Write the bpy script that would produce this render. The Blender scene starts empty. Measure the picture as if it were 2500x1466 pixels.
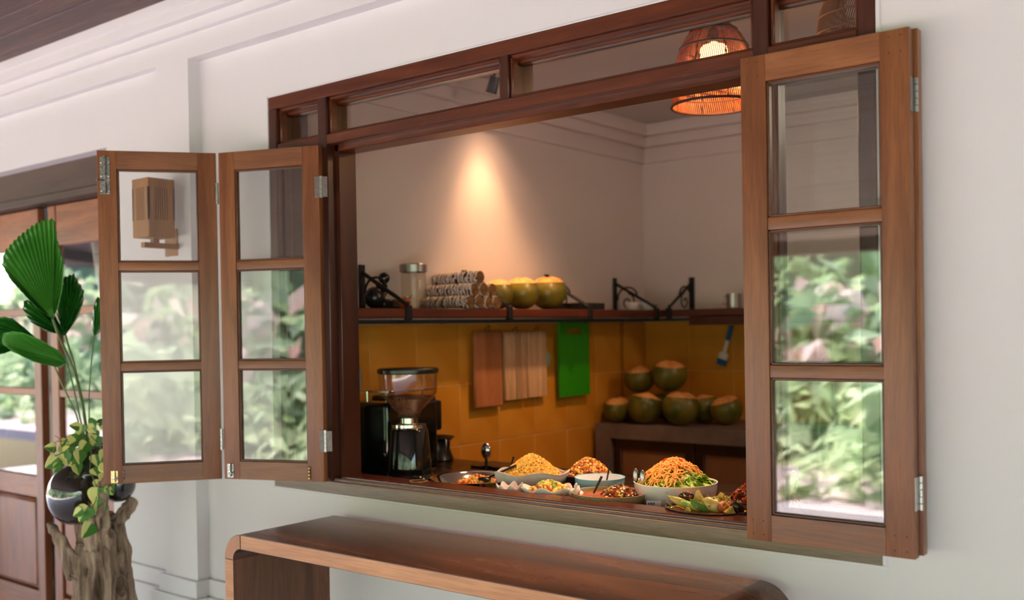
import bpy, bmesh, math, random
from mathutils import Vector, Matrix, noise
R = random.Random(7)
PI = math.pi
S = bpy.context.scene
COL = S.collection
EYE = 1.55

# ------------------------------------------------------------------ camera
def make_camera():
    f, sy, yaw, pitch, roll, cx, cy = 2474.32, 95.29, -0.6734, -0.0105, -0.0168, 3.0949, -2.4326
    fw = Vector((math.sin(yaw)*math.cos(pitch), math.cos(yaw)*math.cos(pitch), math.sin(pitch)))
    rt = Vector((math.cos(yaw), -math.sin(yaw), 0)); up = rt.cross(fw)
    r2 = math.cos(roll)*rt + math.sin(roll)*up
    u2 = -math.sin(roll)*rt + math.cos(roll)*up
    cd = bpy.data.cameras.new('camera'); co = bpy.data.objects.new('camera', cd); COL.objects.link(co)
    m = Matrix((r2, u2, -fw)).transposed().to_4x4(); m.translation = Vector((cx, cy, EYE))
    co.matrix_world = m
    cd.sensor_width = 36; cd.lens = f/2500*36; cd.shift_y = sy/2500
    cd.clip_start = .05; cd.clip_end = 200
    cd.dof.use_dof = True; cd.dof.focus_distance = 2.95; cd.dof.aperture_fstop = 2.0
    S.camera = co
make_camera()

# ------------------------------------------------------------------ world, sun, lamps, exposure
W = bpy.data.worlds.new('sky'); S.world = W; W.use_nodes = True
nt = W.node_tree; nt.nodes.clear()
sk = nt.nodes.new('ShaderNodeTexSky'); sk.sky_type = 'NISHITA'; sk.sun_disc = False
sk.sun_elevation = math.radians(58); sk.sun_rotation = math.radians(240); sk.air_density = 1.0; sk.dust_density = 2.5
bgn = nt.nodes.new('ShaderNodeBackground'); bgn.inputs[1].default_value = 1.9
won = nt.nodes.new('ShaderNodeOutputWorld')
nt.links.new(sk.outputs[0], bgn.inputs[0]); nt.links.new(bgn.outputs[0], won.inputs[0])

def lamp(kind, name, loc, energy, color, target=None, **kw):
    ld = bpy.data.lights.new(name, kind); ld.energy = energy; ld.color = color
    for k, v in kw.items(): setattr(ld, k, v)
    lo = bpy.data.objects.new(name, ld); COL.objects.link(lo); lo.location = loc
    if target is not None:
        lo.rotation_euler = (Vector(target)-Vector(loc)).to_track_quat('-Z', 'Y').to_euler()
    return lo
lamp('SUN', 'sun', (-15, -8, 28), 35.0, (1.0, .95, .88), target=(0, 2, 0), angle=.02)
WARM = (1.0, .70, .44)
lamp('SPOT', 'wall_spot_light', (.20, 1.20, 2.62), 50, (1.0, .56, .27), target=(.07, 1.27, 1.62), spot_size=math.radians(66), spot_blend=1.0, shadow_soft_size=.04)
lamp('SPOT', 'buffet_spot_light', (.85, .62, 2.66), 115, WARM, target=(1.0, .30, 1.0), spot_size=math.radians(56), spot_blend=.8, shadow_soft_size=.05)
lamp('SPOT', 'buffet_spot_light', (1.75, .60, 2.66), 125, WARM, target=(1.60, .24, 1.0), spot_size=math.radians(52), spot_blend=.8, shadow_soft_size=.05)
lamp('SPOT', 'tile_fill_light', (1.2, 1.15, 2.66), 62, (1, .60, .32), target=(.0, 1.45, 1.1), spot_size=math.radians(58), spot_blend=1, shadow_soft_size=.06)  # unseen fill spot added to brighten the left wall's tiles and boards
lamp('SPOT', 'wall_spot_light', (.24, 1.22, 2.64), 16, (1.0, .60, .34), target=(.05, 1.28, 1.6), spot_size=math.radians(100), spot_blend=1.0, shadow_soft_size=.06)  # second, wider faint spot added to soften the edge of the wall wash
lamp('POINT', 'kitchen_fill_light', (2.9, 1.5, 2.45), 20, (1, .80, .60), shadow_soft_size=.12)  # fill without a fixture, added to lift the dim far wall

vs = S.view_settings
vs.view_transform = 'Standard'; vs.look = 'None'; vs.gamma = 1; vs.use_curve_mapping = False; vs.exposure = 0.0
S.cycles.use_denoising = True
S.cycles.max_bounces = 10; S.cycles.transparent_max_bounces = 24; S.cycles.glossy_bounces = 5
S.cycles.sample_clamp_indirect = 6

# ------------------------------------------------------------------ materials
def srgb(r, g, b):
    f = lambda c: c/12.92 if c <= .04045 else ((c+.055)/1.055)**2.4
    return (f(r), f(g), f(b), 1)
def newmat(name):
    m = bpy.data.materials.new(name); m.use_nodes = True
    n = m.node_tree.nodes; l = m.node_tree.links
    return m, n, l, n['Principled BSDF']
def N(n, t, **kw):
    x = n.new(t)
    for k, v in kw.items():
        if k in x.inputs: x.inputs[k].default_value = v
        else: setattr(x, k, v)
    return x
def setp(p, **kw):
    for k, v in kw.items():
        k = k.replace('_', ' ')
        p.inputs[k].default_value = v
def plain(name, c, rough=.5, metal=0, noise_amt=.12, scale=12, bump=0, c2=None, spec=.5, **kw):
    m, n, l, p = newmat(name)
    setp(p, Roughness=rough, Metallic=metal, **kw); p.inputs['Specular IOR Level'].default_value = spec
    tc = N(n, 'ShaderNodeTexCoord'); nz = N(n, 'ShaderNodeTexNoise', Scale=scale, Detail=4.0, Roughness=.6)
    l.new(tc.outputs['Object'], nz.inputs['Vector'])
    r = N(n, 'ShaderNodeValToRGB')
    a = c; b = c2 or tuple(max(0, v*(1-noise_amt*2)) for v in c[:3])+(1,)
    r.color_ramp.elements[0].position = .3; r.color_ramp.elements[1].position = .7
    r.color_ramp.elements[0].color = b; r.color_ramp.elements[1].color = a
    l.new(nz.outputs['Fac'], r.inputs['Fac']); l.new(r.outputs['Color'], p.inputs['Base Color'])
    if bump:
        bp = N(n, 'ShaderNodeBump', Strength=bump, Distance=.01); l.new(nz.outputs['Fac'], bp.inputs['Height']); l.new(bp.outputs['Normal'], p.inputs['Normal'])
    return m
def wood(name, c1, c2, axis='Z', rough=.42, scale=1.0, fine=.35, bump=.12, spec=.5, coat=0, vary=.18, c3=None):
    m, n, l, p = newmat(name)
    setp(p, Roughness=rough); p.inputs['Specular IOR Level'].default_value = spec
    if coat: p.inputs['Coat Weight'].default_value = coat; p.inputs['Coat Roughness'].default_value = .18
    tc = N(n, 'ShaderNodeTexCoord'); oi = N(n, 'ShaderNodeObjectInfo')
    add = N(n, 'ShaderNodeVectorMath', operation='MULTIPLY_ADD')
    add.inputs[1].default_value = (1, 1, 1)
    comb = N(n, 'ShaderNodeCombineXYZ'); mu = N(n, 'ShaderNodeMath', operation='MULTIPLY'); mu.inputs[1].default_value = 13.7
    l.new(oi.outputs['Random'], mu.inputs[0])
    for k in range(3): l.new(mu.outputs[0], comb.inputs[k])
    l.new(tc.outputs['Object'], add.inputs[0]); l.new(comb.outputs[0], add.inputs[2])
    def mapped(s_long, s_cross):
        mp = N(n, 'ShaderNodeMapping')
        sc = [s_cross]*3; sc['XYZ'.index(axis)] = s_long
        mp.inputs['Scale'].default_value = tuple(v*scale for v in sc)
        l.new(add.outputs[0], mp.inputs['Vector']); return mp
    m1 = mapped(1.3, 14); nz = N(n, 'ShaderNodeTexNoise', Scale=1.0, Detail=5.0, Roughness=.62, Distortion=1.2)
    l.new(m1.outputs[0], nz.inputs['Vector'])
    m2 = mapped(14, 330); n2 = N(n, 'ShaderNodeTexNoise', Scale=1.0, Detail=2.0, Roughness=.5)
    l.new(m2.outputs[0], n2.inputs['Vector'])
    r = N(n, 'ShaderNodeValToRGB'); r.color_ramp.elements[0].position = .32; r.color_ramp.elements[1].position = .68
    r.color_ramp.elements[0].color = c2; r.color_ramp.elements[1].color = c1
    if c3:
        e = r.color_ramp.elements.new(.5); e.color = c3
    l.new(nz.outputs['Fac'], r.inputs['Fac'])
    mx = N(n, 'ShaderNodeMixRGB', blend_type='MULTIPLY'); mx.inputs[0].default_value = fine
    r2 = N(n, 'ShaderNodeValToRGB'); r2.color_ramp.elements[0].position = .3; r2.color_ramp.elements[0].color = (.35, .3, .27, 1); r2.color_ramp.elements[1].position = .6
    l.new(n2.outputs['Fac'], r2.inputs['Fac']); l.new(r.outputs[0], mx.inputs[1]); l.new(r2.outputs[0], mx.inputs[2])
    hs = N(n, 'ShaderNodeHueSaturation'); mr = N(n, 'ShaderNodeMapRange')
    mr.inputs['To Min'].default_value = 1-vary; mr.inputs['To Max'].default_value = 1+vary
    l.new(oi.outputs['Random'], mr.inputs['Value']); l.new(mr.outputs[0], hs.inputs['Value']); l.new(mx.outputs[0], hs.inputs['Color'])
    l.new(hs.outputs[0], p.inputs['Base Color'])
    bp = N(n, 'ShaderNodeBump', Strength=bump, Distance=.002); l.new(n2.outputs['Fac'], bp.inputs['Height']); l.new(bp.outputs[0], p.inputs['Normal'])
    rr = N(n, 'ShaderNodeMapRange'); rr.inputs['To Min'].default_value = rough-.08; rr.inputs['To Max'].default_value = rough+.12
    l.new(nz.outputs['Fac'], rr.inputs['Value']); l.new(rr.outputs[0], p.inputs['Roughness'])
    return m
def glass(name, tint=(1, 1, 1), ior=1.52, rough=0.0, boost=1.0):
    m = bpy.data.materials.new(name); m.use_nodes = True; n = m.node_tree.nodes; l = m.node_tree.links; n.clear()
    o = N(n, 'ShaderNodeOutputMaterial'); t = N(n, 'ShaderNodeBsdfTransparent'); g = N(n, 'ShaderNodeBsdfGlossy')
    t.inputs[0].default_value = tint+(1,); g.inputs['Roughness'].default_value = rough
    fr = N(n, 'ShaderNodeFresnel'); ge = N(n, 'ShaderNodeNewGeometry'); io = N(n, 'ShaderNodeMapRange')
    io.inputs['To Min'].default_value = ior; io.inputs['To Max'].default_value = 1/ior; l.new(ge.outputs['Backfacing'], io.inputs[0]); l.new(io.outputs[0], fr.inputs[0]); mx = N(n, 'ShaderNodeMixShader')
    mu = N(n, 'ShaderNodeMath', operation='MULTIPLY'); mu.inputs[1].default_value = boost; mu.use_clamp = True
    l.new(fr.outputs[0], mu.inputs[0]); l.new(mu.outputs[0], mx.inputs[0]); l.new(t.outputs[0], mx.inputs[1]); l.new(g.outputs[0], mx.inputs[2]); l.new(mx.outputs[0], o.inputs[0])
    return m
def emis(name, c, st):
    m, n, l, p = newmat(name); p.inputs['Emission Color'].default_value = c; p.inputs['Emission Strength'].default_value = st; return m

M = {}
M['plaster'] = plain('white_plaster', (.715, .680, .690, 1), rough=.65, noise_amt=.012, scale=3, bump=.02)
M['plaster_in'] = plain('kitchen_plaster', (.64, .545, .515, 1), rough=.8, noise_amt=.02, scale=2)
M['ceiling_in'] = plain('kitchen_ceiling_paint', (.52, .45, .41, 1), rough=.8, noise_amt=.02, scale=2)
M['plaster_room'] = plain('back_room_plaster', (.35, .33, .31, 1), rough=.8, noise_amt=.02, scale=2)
LEAFC = (srgb(.57, .355, .205), srgb(.43, .245, .135))
M['leaf_z'] = wood('teak_upright', *LEAFC, 'Z', rough=.36, vary=.10)
M['leaf_x'] = wood('teak_rail', *LEAFC, 'X', rough=.36, vary=.10)
M['bead'] = wood('dark_teak_bead', srgb(.42, .26, .18), srgb(.30, .16, .10), 'X', rough=.35)
M['frame_x'] = wood('red_brown_teak_horizontal', srgb(.42, .20, .09), srgb(.26, .11, .055), 'X', rough=.3, vary=.06)
M['frame_z'] = wood('shaded_red_brown_teak_upright', srgb(.31, .145, .08), srgb(.20, .085, .05), 'Z', rough=.3, vary=.06)  # darker than the horizontals: shade of the inner jambs mixed into the wood colour
M['sill'] = wood('grey_sill_wood', srgb(.53, .46, .38), srgb(.42, .35, .28), 'X', rough=.42, vary=.02)  # grey-brown wood of the sill front and strip
M['sill_red'] = wood('red_sill_wood', srgb(.36, .16, .10), srgb(.27, .11, .07), 'X', rough=.25, vary=.02)
M['table_x'] = wood('walnut_top', srgb(.47, .26, .16), srgb(.22, .10, .055), 'X', rough=.24, scale=.38, c3=srgb(.34, .17, .09), vary=.0, fine=.15, bump=.06)
M['table_front'] = wood('suar_front_edge', srgb(.84, .60, .43), srgb(.70, .46, .30), 'X', rough=.45, scale=.6, vary=.0, fine=.35)
M['table_edge'] = wood('corner_end_grain', srgb(.74, .50, .36), srgb(.60, .38, .26), 'Z', rough=.45, scale=.8, vary=0)
M['table_z'] = wood('walnut_leg', srgb(.50, .32, .22), srgb(.27, .15, .10), 'Z', rough=.4, scale=.7, vary=.0)
M['ceil_plank'] = wood('dark_ceiling_plank', srgb(.42, .31, .27), srgb(.27, .19, .18), 'X', rough=.6, vary=.2, c3=srgb(.33, .25, .24))
M['beam'] = wood('dark_beam', srgb(.28, .20, .16), srgb(.18, .12, .10), 'X', rough=.6)
M['lintel'] = wood('dark_lintel', srgb(.36, .27, .22), srgb(.25, .17, .14), 'X', rough=.55)
M['door_z'] = wood('door_wood_upright', srgb(.66, .40, .27), srgb(.48, .26, .16), 'Z', rough=.4)
M['door_x'] = wood('door_wood_rail', srgb(.66, .40, .26), srgb(.48, .26, .15), 'X', rough=.4)
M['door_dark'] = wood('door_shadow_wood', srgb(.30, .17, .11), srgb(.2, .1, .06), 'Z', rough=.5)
M['shelf'] = wood('mahogany_shelf', srgb(.38, .16, .07), srgb(.26, .09, .04), 'Y', rough=.35)
M['shelf_x'] = wood('mahogany_shelf_far', srgb(.34, .14, .07), srgb(.24, .085, .04), 'X', rough=.35)
M['cab'] = wood('dark_cabinet_frame', srgb(.22, .10, .07), srgb(.14, .06, .04), 'X', rough=.4)
M['cane'] = plain('woven_cane', srgb(.66, .47, .31), rough=.7, scale=240, c2=srgb(.46, .30, .19), bump=.3)
M['concrete'] = plain('brown_concrete', srgb(.50, .42, .39), rough=.55, scale=9, c2=srgb(.40, .33, .31), bump=.05)
M['kitchen_counter'] = wood('buffet_counter_wood', srgb(.24, .13, .09), srgb(.16, .08, .055), 'X', rough=.25)
M['iron'] = plain('black_iron', (.012, .012, .013, 1), rough=.5, metal=.3)
M['steel'] = plain('brushed_steel', (.42, .41, .40, 1), rough=.32, metal=1, noise_amt=.1, scale=60)
M['oldsteel'] = plain('aged_zinc', (.30, .29, .27, 1), rough=.45, metal=.9, noise_amt=.3, scale=90, bump=.1)
M['darkhinge'] = plain('brown_tarnished_steel', (.20, .165, .15, 1), rough=.5, metal=.7, noise_amt=.2, scale=70)
M['chrome'] = plain('chrome', (.75, .75, .75, 1), rough=.08, metal=1, noise_amt=0)
M['brass'] = plain('brass', (.7, .5, .22, 1), rough=.3, metal=1, noise_amt=.1)
M['blackgloss'] = plain('gloss_black_enamel', (.006, .007, .007, 1), rough=.06, noise_amt=0, spec=.7)
M['blackplastic'] = plain('black_plastic', (.012, .012, .012, 1), rough=.25, noise_amt=0)
M['pane'] = glass('window_pane_glass', (.97, .985, .975), 1.55, boost=1.3)
M['jarglass'] = glass('clear_jar_glass', (.93, .93, .91), 1.35)
M['hopper'] = glass('smoky_clear_plastic', (.985, .965, .95), 1.5, boost=1.5)
M['ceramic'] = plain('white_ceramic', (.86, .84, .86, 1), rough=.12, noise_amt=.01)
M['blueceramic'] = plain('pale_blue_ceramic', srgb(.58, .82, .92), rough=.18, noise_amt=.01)
M['stoneware'] = plain('speckled_stoneware', srgb(.74, .66, .50), rough=.3, scale=260, c2=srgb(.52, .46, .33))
M['shell'] = plain('clam_shell', srgb(.98, .94, .92), rough=.4, scale=14, c2=srgb(.90, .84, .82), bump=.3)
M['darkbowl'] = plain('dark_bowl', (.03, .025, .03, 1), rough=.2, noise_amt=0)
M['rattan'] = plain('orange_rattan', srgb(.74, .40, .17), rough=.5, scale=60, c2=srgb(.44, .19, .06), spec=.4)
M['rattan_dark'] = plain('dark_rattan_rib', srgb(.22, .10, .05), rough=.6)
M['bulb'] = emis('glowing_bulb', (1, .58, .20, 1), 7)
M['sconce'] = wood('sconce_teak', srgb(.62, .42, .20), srgb(.54, .35, .16), 'Z', rough=.55, fine=.15, vary=.0)
M['dark'] = plain('dark_void', (.01, .008, .006, 1), rough=.8)
M['curtain'] = plain('pale_linen', (.82, .77, .73, 1), rough=.9, noise_amt=.05, scale=40)
def ikat():
    m, n, l, p = newmat('ikat_fabric'); setp(p, Roughness=.9)
    tc = N(n, 'ShaderNodeTexCoord'); oi = N(n, 'ShaderNodeObjectInfo'); ad = N(n, 'ShaderNodeVectorMath', operation='ADD'); l.new(tc.outputs['Object'], ad.inputs[0]); l.new(oi.outputs['Random'], ad.inputs[1])
    w = N(n, 'ShaderNodeTexWave', Scale=9.0, Distortion=4.0, Detail=1.0); w.inputs['Detail Scale'].default_value = 4; l.new(ad.outputs[0], w.inputs['Vector'])
    r = N(n, 'ShaderNodeValToRGB'); r.color_ramp.interpolation = 'CONSTANT'; e = r.color_ramp.elements
    e[0].color = srgb(.84, .76, .72); e[1].position = .16; e[1].color = srgb(.08, .07, .12); x = e.new(.60); x.color = srgb(.72, .52, .46); x = e.new(.74); x.color = srgb(.86, .80, .74)
    l.new(w.outputs['Fac'], r.inputs[0]); l.new(r.outputs[0], p.inputs['Base Color']); return m
M['mat_print'] = ikat()
M['straw'] = plain('rolled_mat_end', srgb(.62, .44, .26), rough=.9, scale=90, c2=srgb(.36, .23, .13), bump=.4)
M['board_a'] = wood('brown_board', srgb(.74, .46, .29), srgb(.62, .36, .20), 'Z', rough=.5)
M['board_b'] = wood('pale_board', srgb(.88, .70, .54), srgb(.76, .56, .40), 'Z', rough=.5, vary=.2)
M['green'] = plain('green_plastic', (.025, .30, .006, 1), rough=.4, noise_amt=.03)
M['teal'] = plain('pale_teal', srgb(.62, .78, .72), rough=.4)
M['blue'] = plain('blue_plastic', srgb(.03, .40, .66), rough=.4)
M['floor'] = plain('pale_terrazzo_floor', srgb(.88, .81, .82), rough=.4, scale=3, noise_amt=.03)
M['patio'] = plain('patio_stone', srgb(.88, .76, .76), rough=.7, scale=3, noise_amt=.05)
M['kfloor'] = plain('kitchen_floor_tile', srgb(.34, .26, .22), rough=.5, scale=3)
M['grass'] = plain('lawn', srgb(.62, .60, .44), rough=.9, scale=5, c2=srgb(.42, .46, .28))
M['paper'] = plain('white_paper', (.7, .68, .72, 1), rough=.7, noise_amt=.02)
M['ink'] = plain('blue_ink', (.12, .13, .2, 1), rough=.7)
M['beans'] = plain('roasted_coffee', srgb(.56, .36, .24), rough=.35, scale=120, c2=srgb(.36, .21, .13))
M['carrot'] = plain('carrot_shreds', srgb(1.0, .72, .36), rough=.5, scale=30, c2=srgb(1.0, .62, .26))
M['lettuce'] = plain('lettuce', srgb(.72, .80, .30), rough=.45, scale=30, c2=srgb(.36, .50, .14))
M['tomato'] = plain('tomato', srgb(.88, .25, .12), rough=.25)
M['rice'] = plain('yellow_rice', srgb(1.0, .84, .42), rough=.55, scale=90, c2=srgb(.97, .70, .28))
M['sambal'] = plain('fried_orange_noodles', srgb(.86, .50, .24), rough=.45, scale=70, c2=srgb(.62, .28, .10))
M['currysauce'] = plain('orange_curry_sauce', srgb(.80, .38, .12), rough=.12, scale=18, c2=srgb(.62, .22, .07))
M['meat'] = plain('braised_meat', srgb(.62, .36, .20), rough=.35, scale=80, c2=srgb(.28, .14, .08))
M['yellowsauce'] = plain('yellow_coconut_sauce', srgb(.95, .66, .22), rough=.15, scale=18, c2=srgb(.85, .50, .14))
M['chayote'] = plain('pale_vegetable', srgb(.86, .76, .45), rough=.3, scale=40, c2=srgb(.72, .60, .26))
M['eggplant'] = plain('eggplant_skin', srgb(.22, .13, .08), rough=.25, scale=20)
M['herb'] = plain('herb_green', srgb(.36, .50, .14), rough=.5)
M['redfry'] = plain('chilli_fried_shreds', srgb(.80, .34, .14), rough=.3, scale=60, c2=srgb(.48, .17, .07))
M['bark'] = wood('weathered_driftwood', srgb(.74, .64, .55), srgb(.36, .28, .23), 'Z', rough=.85, scale=1.8, bump=.6, c3=srgb(.60, .50, .42), vary=0)
M['smokeglass'] = plain('dark_blown_glass', (.022, .020, .019, 1), rough=.05, noise_amt=.1, spec=.9, Coat_Weight=.6, Coat_Roughness=.02)
M['palm'] = plain('palm_leaf', srgb(.34, .62, .24), rough=.34, scale=6, c2=srgb(.22, .50, .15), spec=.5)
M['palm_dark'] = plain('dark_palm_leaf', srgb(.18, .46, .14), rough=.25, scale=6, c2=srgb(.09, .32, .08))
M['petiole'] = plain('petiole', srgb(.36, .46, .20), rough=.5)
M['twig'] = plain('dry_twig', srgb(.62, .42, .30), rough=.8)

def tile_mat():
    m, n, l, p = newmat('yellow_glazed_tile'); setp(p, Roughness=.35)
    tc = N(n, 'ShaderNodeTexCoord'); oi = N(n, 'ShaderNodeObjectInfo')
    nz = N(n, 'ShaderNodeTexNoise', Scale=3.5, Detail=4.0); l.new(tc.outputs['Object'], nz.inputs['Vector'])
    r = N(n, 'ShaderNodeValToRGB'); r.color_ramp.elements[0].position = .3; r.color_ramp.elements[1].position = .75
    r.color_ramp.elements[0].color = srgb(.80, .50, .10); r.color_ramp.elements[1].color = srgb(.88, .60, .22)
    l.new(nz.outputs['Fac'], r.inputs[0]); hs = N(n, 'ShaderNodeHueSaturation'); mr = N(n, 'ShaderNodeMapRange')
    mr.inputs['To Min'].default_value = .9; mr.inputs['To Max'].default_value = 1.06
    l.new(oi.outputs['Random'], mr.inputs[0]); l.new(mr.outputs[0], hs.inputs['Value']); l.new(r.outputs[0], hs.inputs['Color']); l.new(hs.outputs[0], p.inputs['Base Color'])
    return m
M['tile'] = tile_mat()
M['grout'] = plain('pale_grout', srgb(.92, .74, .46), rough=.8)
def coco_mat():
    m, n, l, p = newmat('green_coconut_husk'); setp(p, Roughness=.35)
    tc = N(n, 'ShaderNodeTexCoord'); oi = N(n, 'ShaderNodeObjectInfo')
    nz = N(n, 'ShaderNodeTexNoise', Scale=9.0, Detail=3.0); l.new(tc.outputs['Object'], nz.inputs['Vector'])
    r = N(n, 'ShaderNodeValToRGB'); r.color_ramp.elements[0].position = .35; r.color_ramp.elements[1].position = .7
    r.color_ramp.elements[0].color = srgb(.28, .31, .08); r.color_ramp.elements[1].color = srgb(.50, .43, .14)
    l.new(nz.outputs[0], r.inputs[0]); hs = N(n, 'ShaderNodeHueSaturation'); mr = N(n, 'ShaderNodeMapRange')
    mr.inputs['To Min'].default_value = .75; mr.inputs['To Max'].default_value = 1.15
    l.new(oi.outputs['Random'], mr.inputs[0]); l.new(mr.outputs[0], hs.inputs['Value']); l.new(r.outputs[0], hs.inputs['Color']); l.new(hs.outputs[0], p.inputs['Base Color'])
    return m
M['coco'] = coco_mat()
M['husk'] = plain('cut_husk', srgb(.95, .72, .42), rough=.7, scale=40, c2=srgb(.85, .48, .22), bump=.3)
def pothos_mat():
    m, n, l, p = newmat('variegated_leaf'); setp(p, Roughness=.35)
    tc = N(n, 'ShaderNodeTexCoord'); mp = N(n, 'ShaderNodeMapping'); l.new(tc.outputs['Object'], mp.inputs[0])
    sx = N(n, 'ShaderNodeSeparateXYZ'); l.new(mp.outputs[0], sx.inputs[0])
    nz = N(n, 'ShaderNodeTexNoise', Scale=28.0, Detail=3.0); l.new(mp.outputs[0], nz.inputs['Vector'])
    ma = N(n, 'ShaderNodeMath', operation='MULTIPLY_ADD'); ma.inputs[1].default_value = .022; l.new(nz.outputs[0], ma.inputs[0]); l.new(sx.outputs[0], ma.inputs[2])
    r = N(n, 'ShaderNodeMapRange'); r.inputs['From Min'].default_value = .0115; r.inputs['From Max'].default_value = .0145; l.new(ma.outputs[0], r.inputs[0])
    mx = N(n, 'ShaderNodeMixRGB'); l.new(r.outputs[0], mx.inputs[0]); mx.inputs[1].default_value = srgb(.24, .46, .11); mx.inputs[2].default_value = srgb(.84, .84, .50)
    l.new(mx.outputs[0], p.inputs['Base Color']); return m
M['pothos'] = pothos_mat()
def foliage(name, c, c2):
    m, n, l, p = newmat(name); setp(p, Roughness=.45)
    tc = N(n, 'ShaderNodeTexCoord'); nz = N(n, 'ShaderNodeTexNoise', Scale=1.2, Detail=3.0); l.new(tc.outputs['Object'], nz.inputs['Vector'])
    r = N(n, 'ShaderNodeValToRGB'); r.color_ramp.elements[0].position = .35; r.color_ramp.elements[1].position = .65
    r.color_ramp.elements[0].color = c2; r.color_ramp.elements[1].color = c; l.new(nz.outputs[0], r.inputs[0]); l.new(r.outputs[0], p.inputs['Base Color'])
    tr = N(n, 'ShaderNodeBsdfTranslucent'); mx = N(n, 'ShaderNodeMixShader'); mx.inputs[0].default_value = .4
    l.new(r.outputs[0], tr.inputs[0]); l.new(p.outputs[0], mx.inputs[1]); l.new(tr.outputs[0], mx.inputs[2]); l.new(mx.outputs[0], n['Material Output'].inputs[0])
    return m
M['g1'] = foliage('bright_leaves', srgb(.84, .89, .74), srgb(.64, .75, .54))
M['g2'] = foliage('mid_leaves', srgb(.68, .78, .60), srgb(.42, .55, .40))
M['g3'] = foliage('dark_leaves', srgb(.42, .54, .38), srgb(.26, .38, .24))
M['g4'] = foliage('pink_bracts', srgb(.95, .74, .74), srgb(.90, .85, .80))

# ------------------------------------------------------------------ mesh helpers
def BM(): return bmesh.new()
def box(bm, x0, x1, y0, y1, z0, z1, bev=0, seg=1):
    r = bmesh.ops.create_cube(bm, size=1)
    vs_ = r['verts']
    for v in vs_:
        v.co = Vector((x0+(v.co.x+.5)*(x1-x0), y0+(v.co.y+.5)*(y1-y0), z0+(v.co.z+.5)*(z1-z0)))
    if bev:
        es = set(e for v in vs_ for e in v.link_edges)
        bmesh.ops.bevel(bm, geom=list(es), offset=bev, segments=seg, affect='EDGES', profile=.6)
    return bm
def tube(bm, pts, r, seg=8, cap=True, closed=False):
    pts = [Vector(p) for p in pts]; n = len(pts); rings = []
    rad = r if isinstance(r, (list, tuple)) else [r]*n
    prev = None
    for i, p in enumerate(pts):
        if closed: t = (pts[(i+1) % n]-pts[i-1])
        else: t = pts[min(i+1, n-1)]-pts[max(i-1, 0)]
        t.normalize()
        if prev is None:
            a = Vector((0, 0, 1)) if abs(t.z) < .9 else Vector((1, 0, 0))
            u = t.cross(a).normalized()
        else:
            u = prev-t*prev.dot(t)
            u = u.normalized() if u.length > 1e-6 else t.orthogonal().normalized()
        prev = u; w = t.cross(u)
        rings.append([bm.verts.new(p+(u*math.cos(2*PI*k/seg)+w*math.sin(2*PI*k/seg))*rad[i]) for k in range(seg)])
    m = n if closed else n-1
    for i in range(m):
        a, b = rings[i], rings[(i+1) % n]
        for k in range(seg): bm.faces.new((a[k], a[(k+1) % seg], b[(k+1) % seg], b[k]))
    if cap and not closed:
        bm.faces.new(rings[0][::-1]); bm.faces.new(rings[-1])
def lathe(bm, prof, seg=32, c=(0, 0, 0), sx=1, sy=1, wob=None):
    rings = []
    for (r, z) in prof:
        if r < 1e-6: rings.append([bm.verts.new((c[0], c[1], c[2]+z))])
        else:
            ring = []
            for k in range(seg):
                a = 2*PI*k/seg; f = wob(a, r, z) if wob else (1, 0)
                ring.append(bm.verts.new((c[0]+r*f[0]*sx*math.cos(a), c[1]+r*f[0]*sy*math.sin(a), c[2]+z+f[1])))
            rings.append(ring)
    for i in range(len(rings)-1):
        a, b = rings[i], rings[i+1]
        for k in range(seg):
            k2 = (k+1) % seg
            if len(a) == 1 and len(b) == 1: continue
            if len(a) == 1: bm.faces.new((a[0], b[k2], b[k]))
            elif len(b) == 1: bm.faces.new((a[k], a[k2], b[0]))
            else: bm.faces.new((a[k], a[k2], b[k2], b[k]))
def blob(bm, c, r, seg=12, squash=(1, 1, 1), amp=0, fr=3, seed=0):
    s = bmesh.ops.create_uvsphere(bm, u_segments=seg, v_segments=max(6, seg*2//3), radius=1)
    for v in s['verts']:
        d = v.co.copy()
        k = 1+amp*noise.noise(d*fr+Vector((seed*3.1, seed*1.7, 0)))
        v.co = Vector((c[0]+d.x*r*k*squash[0], c[1]+d.y*r*k*squash[1], c[2]+d.z*r*k*squash[2]))
    return s['verts']
def rq(): return Matrix.Rotation(R.uniform(0, 2*PI), 3, 'Z') @ Matrix.Rotation(R.uniform(-1.2, 1.2), 3, 'X') @ Matrix.Rotation(R.uniform(-1.2, 1.2), 3, 'Y')
CUBE_V = [(-.5, -.5, -.5), (.5, -.5, -.5), (.5, .5, -.5), (-.5, .5, -.5), (-.5, -.5, .5), (.5, -.5, .5), (.5, .5, .5), (-.5, .5, .5)]
CUBE_F = [(0, 3, 2, 1), (4, 5, 6, 7), (0, 1, 5, 4), (1, 2, 6, 5), (2, 3, 7, 6), (3, 0, 4, 7)]
_t = bmesh.new(); bmesh.ops.create_icosphere(_t, subdivisions=1, radius=1); _t.verts.ensure_lookup_table()
ICO_V = [tuple(v.co) for v in _t.verts]; ICO_F = [tuple(v.index for v in f.verts) for f in _t.faces]; _t.free()
def bit(bm, p, s, sq=(1, 1, 1), mi=0, kind='cube'):
    VV, FF, k = (CUBE_V, CUBE_F, s) if kind == 'cube' else (ICO_V, ICO_F, s*.6)
    q = rq()
    vv = [bm.verts.new(q @ Vector((v[0]*sq[0]*k, v[1]*sq[1]*k, v[2]*sq[2]*k))+p) for v in VV]
    for f in FF: bm.faces.new([vv[i] for i in f]).material_index = mi
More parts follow.
